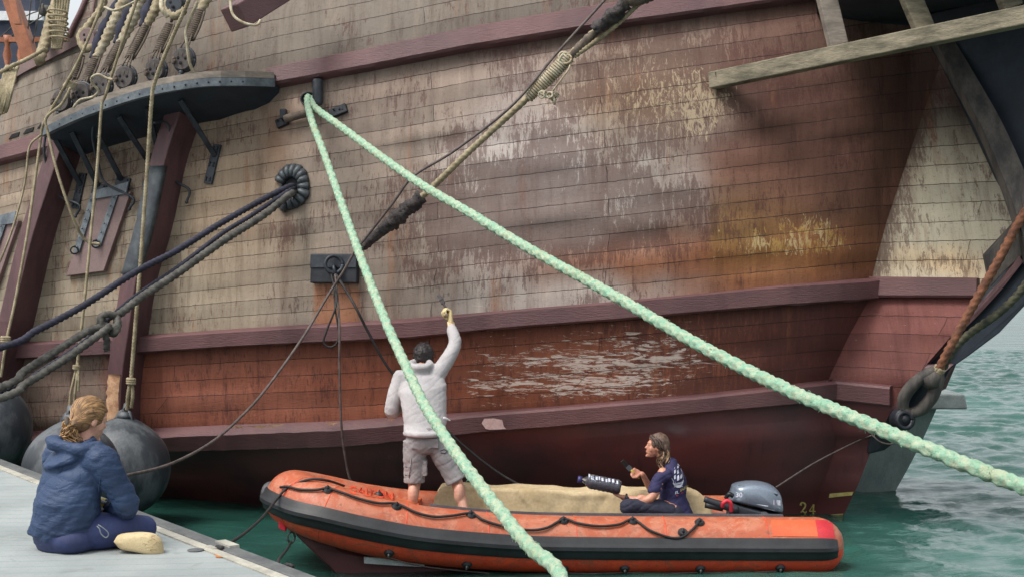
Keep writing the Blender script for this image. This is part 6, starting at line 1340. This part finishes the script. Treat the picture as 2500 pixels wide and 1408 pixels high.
ship = [[(.02, .22, .03), (.3, .08, .05), (.75, .08, .05), (.98, .3, .03)], [(.08, .16, .02), (.4, .17, .03), (.9, .2, .02)], [(.1, .05, .015), (.9, .03, .015)], [(-.12, .42, .015), (.1, .26, .02)],
        [(.22, .22, .015), (.22, .86, .012)], [(.5, .2, .015), (.5, 1, .012)], [(.78, .24, .015), (.76, .8, .012)], [(.14, .36, .01), (.2, .44, .085), (.26, .54, .02)], [(.16, .6, .01), (.22, .67, .06), (.25, .76, .01)],
        [(.4, .3, .01), (.5, .4, .1), (.55, .52, .02)], [(.44, .58, .01), (.5, .66, .08), (.54, .76, .01)], [(.47, .8, .01), (.51, .86, .05), (.52, .93, .01)], [(.7, .36, .01), (.77, .44, .07), (.82, .56, .01)], [(.22, .86, .008), (-.1, .4, .008)], [(.5, 1, .008), (.78, .8, .008), (.98, .3, .008)]]
glyph(mb, ship, (1643, 1190), (26, -2), (-2, -58), 1.15, pj2); mb.build('ship_print', M['print_white'], tso, smooth=False, label='white drawing of a sailing ship')
textmesh('EL', (1648, 1205), (.96, -.25), (0, -1), 9, TSB, .003, 'shirt_lettering', M['print_white'], tso, .03, label='white letters EL'); textmesh('GALEÓN', (1660, 1199), (.55, -.3), (0, -1), 9, TSB, .003, 'shirt_lettering', M['print_yellow'], tso, .02)
mb = MB(); glyph(mb, [[(0, 0, .09), (1, .55, .09)]], (1651, 1209), (16, 0), (0, -16), 1, pj2); mb.build('red_stripe', M['print_red'], tso, smooth=False)
mb = MB(); wd = (wrN-elN).normalized(); mb.torus(wrN-wd*.035, wd, .029, .009, 20, 6); mb.disc(wrN-wd*.035+Vector((.0, -.034, 0)), (0, -1, 0), .021, .012, 16); mb.build('wrist_watch', M['black_rubber'], wm)
# hair
hm = MB(); hm.sph(hd+upw*.032+Vector((.018, 0, 0)), (.080, .098, .090), 18, 12, Rw); hm.sph(hd+Vector((.055, 0, -.01)), (.066, .078, .088), 16, 10); hm.loft([(hd+Vector((.045, 0, -.02)), (0, 1, 0), (1, 0, 0), .072, .062), (hd+Vector((.065, 0, -.09)), (0, 1, 0), (1, 0, 0), .055, .04), (hd+Vector((.075, 0, -.15)), (0, 1, 0), (1, 0, 0), .035, .022)], 14)
def hp_(p, n):
    v = p-hd; f = -v.x
    if f > .055 and v.z < .06: return p-n*.02-Vector((-.012, 0, 0))
    return p+n*(noise.fractal(Vector((p.x*14, p.y*40, p.z*14)), 1, 2, 4)*.006)
hw = fuse('hair', hm, M['hair_brown'], wm, .0055, 1, hp_)
def fn(rg, t):
    sg_ = rg.choice((-1, -1, 1)); y0 = sg_*rg.uniform(.01, .06); top = hd+Vector((-.06+rg.uniform(0, .05), y0, .085+rg.uniform(-.015, .02))); mid_ = hd+Vector((.0+rg.uniform(-.01, .05), sg_*rg.uniform(.078, .088), .02+rg.uniform(-.03, .02))); back = hd+Vector((.075+rg.uniform(-.02, .03), sg_*rg.uniform(.02, .06), -.07+rg.uniform(-.02, .03)))
    return [top, top.lerp(mid_, .5)+Vector((0, sg_*.012, .01)), mid_, back], [.003, .006, .006, .003]
strands(None, fn, 120, .004, [M['hair_brown'], M['hair_brown'], M['hair_brown'], M['hair_dark']], hw, seed=5)
def fn(rg, t):
    a = hd+Vector((.06+rg.uniform(-.03, .03), rg.uniform(-.07, .06), -.05+rg.uniform(-.02, .05))); L = rg.uniform(.09, .17); w_ = rg.uniform(-.02, .02)
    return [a, a+Vector((.012+w_, w_, -L*.35)), a+Vector((-.012+w_, -w_, -L*.7)), a+Vector((.01+rg.uniform(-.03, .02), w_, -L))], [.005, .007, .006, .0015]
strands(None, fn, 110, .004, [M['hair_tip'], M['hair_brown'], M['hair_brown']], hw, seed=6)
mb = MB(); c = hd+Vector((.098, -.03, -.02)); mb.sph(c, (.014, .02, .03), 10, 8); mb.build('hair_clip', M['rope_grey'], hw)
# brush held up
hp = wrF+Vector((-.075, -.02, .01)); bt = J(1526, 1131, DW+.2); bd = (bt-hp).normalized(); bo = thing('paint_brush', hp, 'paint brush with pale handle raised in the right hand of the seated woman', 'brush', 'paint brushes')
MB().tube([hp-bd*.07, hp, hp+bd*.05], [.008, .013, .011], 10).build('handle', M['glove_y'], bo); s_ = bd.cross(Vector((0, 1, 0))).normalized()
MB().box(hp+bd*.075, s_*.022, s_.cross(bd)*.009, bd*.025).build('ferrule', M['strap'], bo, smooth=False); MB().box(hp+bd*.135, s_*.022, s_.cross(bd)*.009, bd*.035, 0, .8).build('bristles', M['hair_dark'], bo, smooth=False)
# clear bottle with dark paint in the other hand
A = J(1414, 1168, DW-.12); B = J(1522, 1189, DW-.16); d = (B-A).normalized(); pb = thing('paint_bottle', A, 'clear plastic bottle half full of dark paint, held flat by the woman', 'bottle')
def glass():
    m, t, p = mk('clear_plastic'); p.inputs['Base Color'].default_value = (.55, .6, .72, 1); p.inputs['Transmission Weight'].default_value = .92; p.inputs['Roughness'].default_value = .12; p.inputs['IOR'].default_value = 1.3; return m
A = J(1420, 1170, DW-.12); B = J(1516, 1190, DW-.16); L = (B-A).length; pr = []; ps = []
for k in range(41): t_ = k/40; r = .066*(1 if t_ > .25 else .25+.75*sst(0, .25, t_))*(1-.06*(math.cos(t_*60) > .2)*(t_ > .3)); r *= (1 if t_ < .95 else 1-(t_-.95)*6); pr.append(r); ps.append(A+d*L*t_)
MB().tube(ps, pr, 26).build('bottle', glass(), pb)
MB().tube([A+d*L*.14-Vector((0, 0, .008)), A+d*L*.3-Vector((0, 0, .006)), B-d*.03-Vector((0, 0, .006)), B-d*.01-Vector((0, 0, .006))], [.03, .054, .056, .045], 20).build('paint', simple('dark_oxide_paint', (70, 34, 36), (48, 24, 28), 9, .3), pb)
MB().tube([A-d*.035, A+d*.005], .03, 16).build('cap', simple('blue_cap', (60, 54, 110), (44, 40, 90), 9, .5), pb)
mb = MB(); rg = random.Random(8); up_ = Vector((0, 0, 1))
for k in range(9):
    c = A+d*L*(.2+.085*k+rg.uniform(-.02, .02))+Vector((0, -.042, .04+rg.uniform(-.012, .006))); mb.box(c, d*rg.uniform(.006, .013), Vector((0, .012, .012))*1, (up_*.7-Vector((0, .5, 0)))*rg.uniform(.012, .022))
mb.build('white_marks', M['print_white'], pb, smooth=False, kind='stuff')
# ======================= blond woman on the quay =======================
D0 = 7.6
qw = thing('person', W(205, 1335, D0), 'blond woman in navy jacket sitting cross legged on the quay, back turned', 'person')
fq_ = Vector((.62, .78, 0)).normalized(); sq = Vector((.78, -.62, 0)).normalized()      # facing, her right side
pel = J(160, 1288, D0+.02); bel = J(165, 1220, D0); che = J(185, 1145, D0+.05); nek = J(206, 1088, D0+.1); hd = J(219, 1022, D0+.16)
hfw = (Vector((.72, .66, -.26))).normalized(); hup = Vector((.12, .1, 1))
shR = J(253, 1128, D0-.08); elR = J(308, 1232, D0+.0); wrR = J(262, 1240, D0+.22); shL = J(140, 1118, D0+.28); elL = J(160, 1210, D0+.45); wrL = J(238, 1240, D0+.42)
body = MB(); torso(body, [(pel-Vector((0, 0, .03)), .17, .12, sq), (bel, .13, .1, sq), (che, .155, .11, sq), (che.lerp(nek, .6), .13, .08, sq)], fq_)
limb(body, [nek-Vector((0, 0, .05)), hd+Vector((-.02, -.01, -.05))], [.055, .048]); Rq, sdq, upq = headmesh(body, hd, hfw, hup, .98)
limb(body, [shR, elR, wrR], [.05, .04, .026]); limb(body, [shL, elL, wrL], [.05, .04, .026])
kR = J(352, 1288, D0+.12); kL = J(230, 1275, D0+.62); aR = J(300, 1308, D0+.3); aL = J(305, 1322, D0-.04)
limb(body, [pel, kR], [.09, .055]); limb(body, [kR, J(250, 1290, D0+.4)], [.05, .04]); limb(body, [pel+Vector((0, .15, 0)), kL], [.09, .06]); limb(body, [kL, aL], [.05, .038])
fuse('body', body, M['skin2'], qw, .008, 3); eyes(hd, hfw, hup, .98, qw)
hb = MB(); hand(hb, J(250, 1228, D0+.16), (.05, .1, -1), (1, -.2, 0), (-1, 0, 0), 45, 1.0, 6); fuse('glove', hb, M['glove_y'], qw, .005, 1)
mb = MB()
for (x, y) in ((240, 1221), (251, 1224), (261, 1226), (248, 1242)): mb.sph(J(x, y, D0+.12), (.012, .01, .01), 8, 6)
mb.build('glove_marks', M['print_white'], qw, kind='stuff')
jk = MB(); torso(jk, [(pel+Vector((-.01, 0, -.04)), .19, .16, sq), (pel+Vector((-.01, 0, -.01)), .214, .178, sq), (pel.lerp(bel, .6), .207, .172, sq), (bel, .20, .17, sq), (bel.lerp(che, .5), .20, .16, sq), (che, .205, .15, sq), (che.lerp(nek, .45), .19, .12, sq), (che.lerp(nek, .8), .135, .10, sq), (nek, .08, .08, sq)], fq_, 30)
limb(jk, [shR-sq*.06, shR, shR.lerp(elR, .55)+Vector((.005, 0, 0)), elR, elR.lerp(wrR, .5), wrR], [.09, .088, .078, .072, .065, .05]); limb(jk, [shL+sq*.05, shL, elL, wrL], [.09, .086, .07, .05])
# bunched hood
for k in range(5):
    a = k*.16; jk.torus(nek+Vector((-.035, -.02, .01-.016*k))-fq_*.012*k, Vector((-.25-.02*k, -.1, 1)), .088+.010*k, .021, 30, 8, sx=1.12)
jk.caps(J(128, 1082, D0-.02), J(200, 1098, D0-.1), .035, .035); jk.caps(J(200, 1096, D0-.1), J(242, 1082, D0-.06), .03, .022); jk.sph(J(132, 1072, D0+.02), (.05, .05, .03), 12, 8)
def jw(p, n):
    v = p-che; ax = Vector((.55, .2, .8)).normalized(); q = p-ax*p.dot(ax)*.72; k = noise.fractal(q*8.5, 1, 2, 4); k2 = 1-abs(noise.noise(q*11+Vector((3, 1, 7))))*3; k3 = noise.noise(Vector((p.x*3, p.y*3, p.z*22+p.x*14)))
    u = v.dot(sq); z = v.z; low = 1+.9*sst(0, -.35, z); d1 = ridge(Vector((u*2.5+z*2.0, v.dot(fq_)*3, (z-u*.55)*15))); d2 = ridge(Vector((u*3+9, v.dot(fq_)*3+4, (z+u*.25)*24)))
    return p+n*(.007*k*low-.0045*d1*low-.003*d2*low+.001*k2)
jko = fuse('jacket', jk, M['jacket'], qw, .0085, 2, jw)
lg = MB(); torso(lg, [(pel-Vector((.0, 0, .075)), .19, .15, sq), (pel-Vector((0, 0, .02)), .20, .165, sq)], fq_, 26)
limb(lg, [pel-Vector((0, .03, .02)), pel.lerp(kR, .5)+Vector((0, -.06, -.005)), kR], [.115, .105, .072]); limb(lg, [kR, J(290, 1296, D0+.22), J(240, 1290, D0+.4)], [.072, .06, .05]); limb(lg, [pel+Vector((0, .12, 0)), kL], [.11, .08]); limb(lg, [kL, J(280, 1305, D0+.15)], [.07, .055])
lg.sph(pel-sq*.085+Vector((0, -.02, -.045)), (.12, .13, .085), 20, 12); lg.sph(pel+sq*.09+Vector((0, -.02, -.045)), (.12, .13, .085), 20, 12)
base = QZ+.004
fuse('leggings', lg, M['leggings'], qw, .009, 3, lambda p, n: Vector((p.x, p.y, max(p.z, base)))+n*noise.noise(p*7)*.003*(p.z > base+.01))
# shoe, sole to the viewer
sc_ = [(278, 1320), (290, 1304), (320, 1299), (350, 1298), (378, 1303), (394, 1318), (399, 1340), (397, 1352), (372, 1353), (330, 1345), (296, 1338)]
shoe = pillow('shoe', sc_, D0-.1, .05, M['shoe'], qw, 10, 2.4, .3)
rg = random.Random(3); mb = MB(); SHB = bvh_of(shoe)
for k in range(26):
    x = rg.uniform(340, 392); y = rg.uniform(1304, 1346); r = ray(x, y, SHB, .0)
    if r: mb.torus(r[0], r[1], .008, .0014, 8, 4, arc=(0, 200), sx=1.3)
mb.build('sole_tread', M['shoe'], shoe, kind='stuff')
pillow('shoe', [(300, 1296), (330, 1286), (352, 1296), (350, 1312), (310, 1312)], D0+.28, .05, M['shoe'], qw, 8, 2.4, .3)
JB = bvh_of(jko); mb = MB().tube(cr([J(237, 1283, D0-.16), J(243, 1290, D0-.17), J(247, 1302, D0-.17), J(258, 1311, D0-.17), J(265, 1305, D0-.17), J(262, 1296, D0-.17), J(250, 1286, D0-.17), J(240, 1280, D0-.16)], 6), .0035, 6); mb.build('draw_cord', M['strap'], jko)
mb = MB()
for l in ([(262, 1118), (246, 1160), (240, 1205)],):
    P = [ray(x, y, JB, -.001) for x, y in l]; P = [p[0] for p in P if p]
    if len(P) > 1: mb.tube(cr(P, 5), .003, 5)
if mb.v: mb.build('shoulder_seam', M['jacket'], jko)
# hair: cap, bun, combed strands
hm = MB(); hm.sph(hd+upq*.034-hfw*.012, (.084, .104, .092), 24, 16, Rq); hm.sph(hd-hfw*.045-upq*.005, (.074, .062, .082), 18, 12, Rq)
BN = J(172, 1034, D0+.04)
hm.loft([(hd-hfw*.04-upq*.02, sdq, upq, .07, .07), (hd.lerp(BN, .7), sdq, upq, .05, .05), (BN, sdq, upq, .03, .03)], 16)
def hp_(p, n):
    v = p-hd; f = v.dot(hfw)
    if f > .05 and v.dot(upq) < .055: return p-n*.022-hfw*.014
    return p+n*noise.fractal(Vector((p.x*20, p.y*20, p.z*60)), 1, 2, 3)*.004
hq = fuse('hair', hm, M['hair_blond'], qw, .006, 1, hp_)
HQB = bvh_of(hq)
BD = (BN-hd).normalized()
def fn(rg, t):
    ph = math.radians(rg.uniform(-118, 118)); th = math.radians(rg.uniform(60, 84)); d0 = hfw*math.cos(th)+(upq*math.cos(ph)+sdq*math.sin(ph))*math.sin(th); pts = []; w_ = rg.uniform(-.12, .12)
    for k in range(8):
        f = k/7; d = (d0*(1-f)+BD*f+(upq*.35+sdq*w_)*math.sin(f*math.pi)*.6).normalized(); h = HQB.ray_cast(hd+d*.3, -d, .3)
        if h[0] is None: continue
        pts.append(h[0]+d*rg.uniform(-.0005, .002))
    pts.append(BN+Vector((rg.uniform(-.01, .01), -.01, rg.uniform(-.02, .02))))
    return pts, [.0012, .0024, .003, .003, .003, .0028, .0026, .002]
strands(None, fn, 420, .003, [M['hair_blond'], M['hair_gold'], M['hair_blond']], hq, seed=9)
def fn(rg, t):
    c = BN+Vector((rg.uniform(-.025, .015), rg.uniform(-.02, .02), rg.uniform(-.05, .01))); R_ = rg.uniform(.015, .034); n_ = Vector((rg.uniform(-1, 1), rg.uniform(-1, .2), rg.uniform(-1, 1))).normalized(); q = n_.to_track_quat('Z', 'Y').to_matrix(); a0 = rg.uniform(0, 6)
    return [c+q @ Vector((R_*math.cos(a0+a), R_*.8*math.sin(a0+a), 0)) for a in np.linspace(0, rg.uniform(2.5, 5), 6)], [.003, .005, .005, .003]
strands(None, fn, 80, .004, [M['hair_gold'], M['hair_blond']], hq, 'bun_lock', seed=2)
def fn(rg, t):
    a = BN+Vector((rg.uniform(-.03, .03), rg.uniform(-.03, .02), rg.uniform(-.05, -.02))); return [a, a+Vector((rg.uniform(-.03, .01), 0, -.02)), a+Vector((rg.uniform(-.02, .04), 0, -.045)), a+Vector((rg.uniform(-.01, .06), -.01, -.07))], [.004, .005, .003, .001]
strands(None, fn, 50, .004, [M['hair_gold'], M['hair_blond']], hq, seed=12)
mb = MB().torus(BN+Vector((-.012, -.01, .012)), Vector((1, .2, .3)), .022, .012, 16, 8); mb.build('hair_tie', M['rope_brown'], hq)
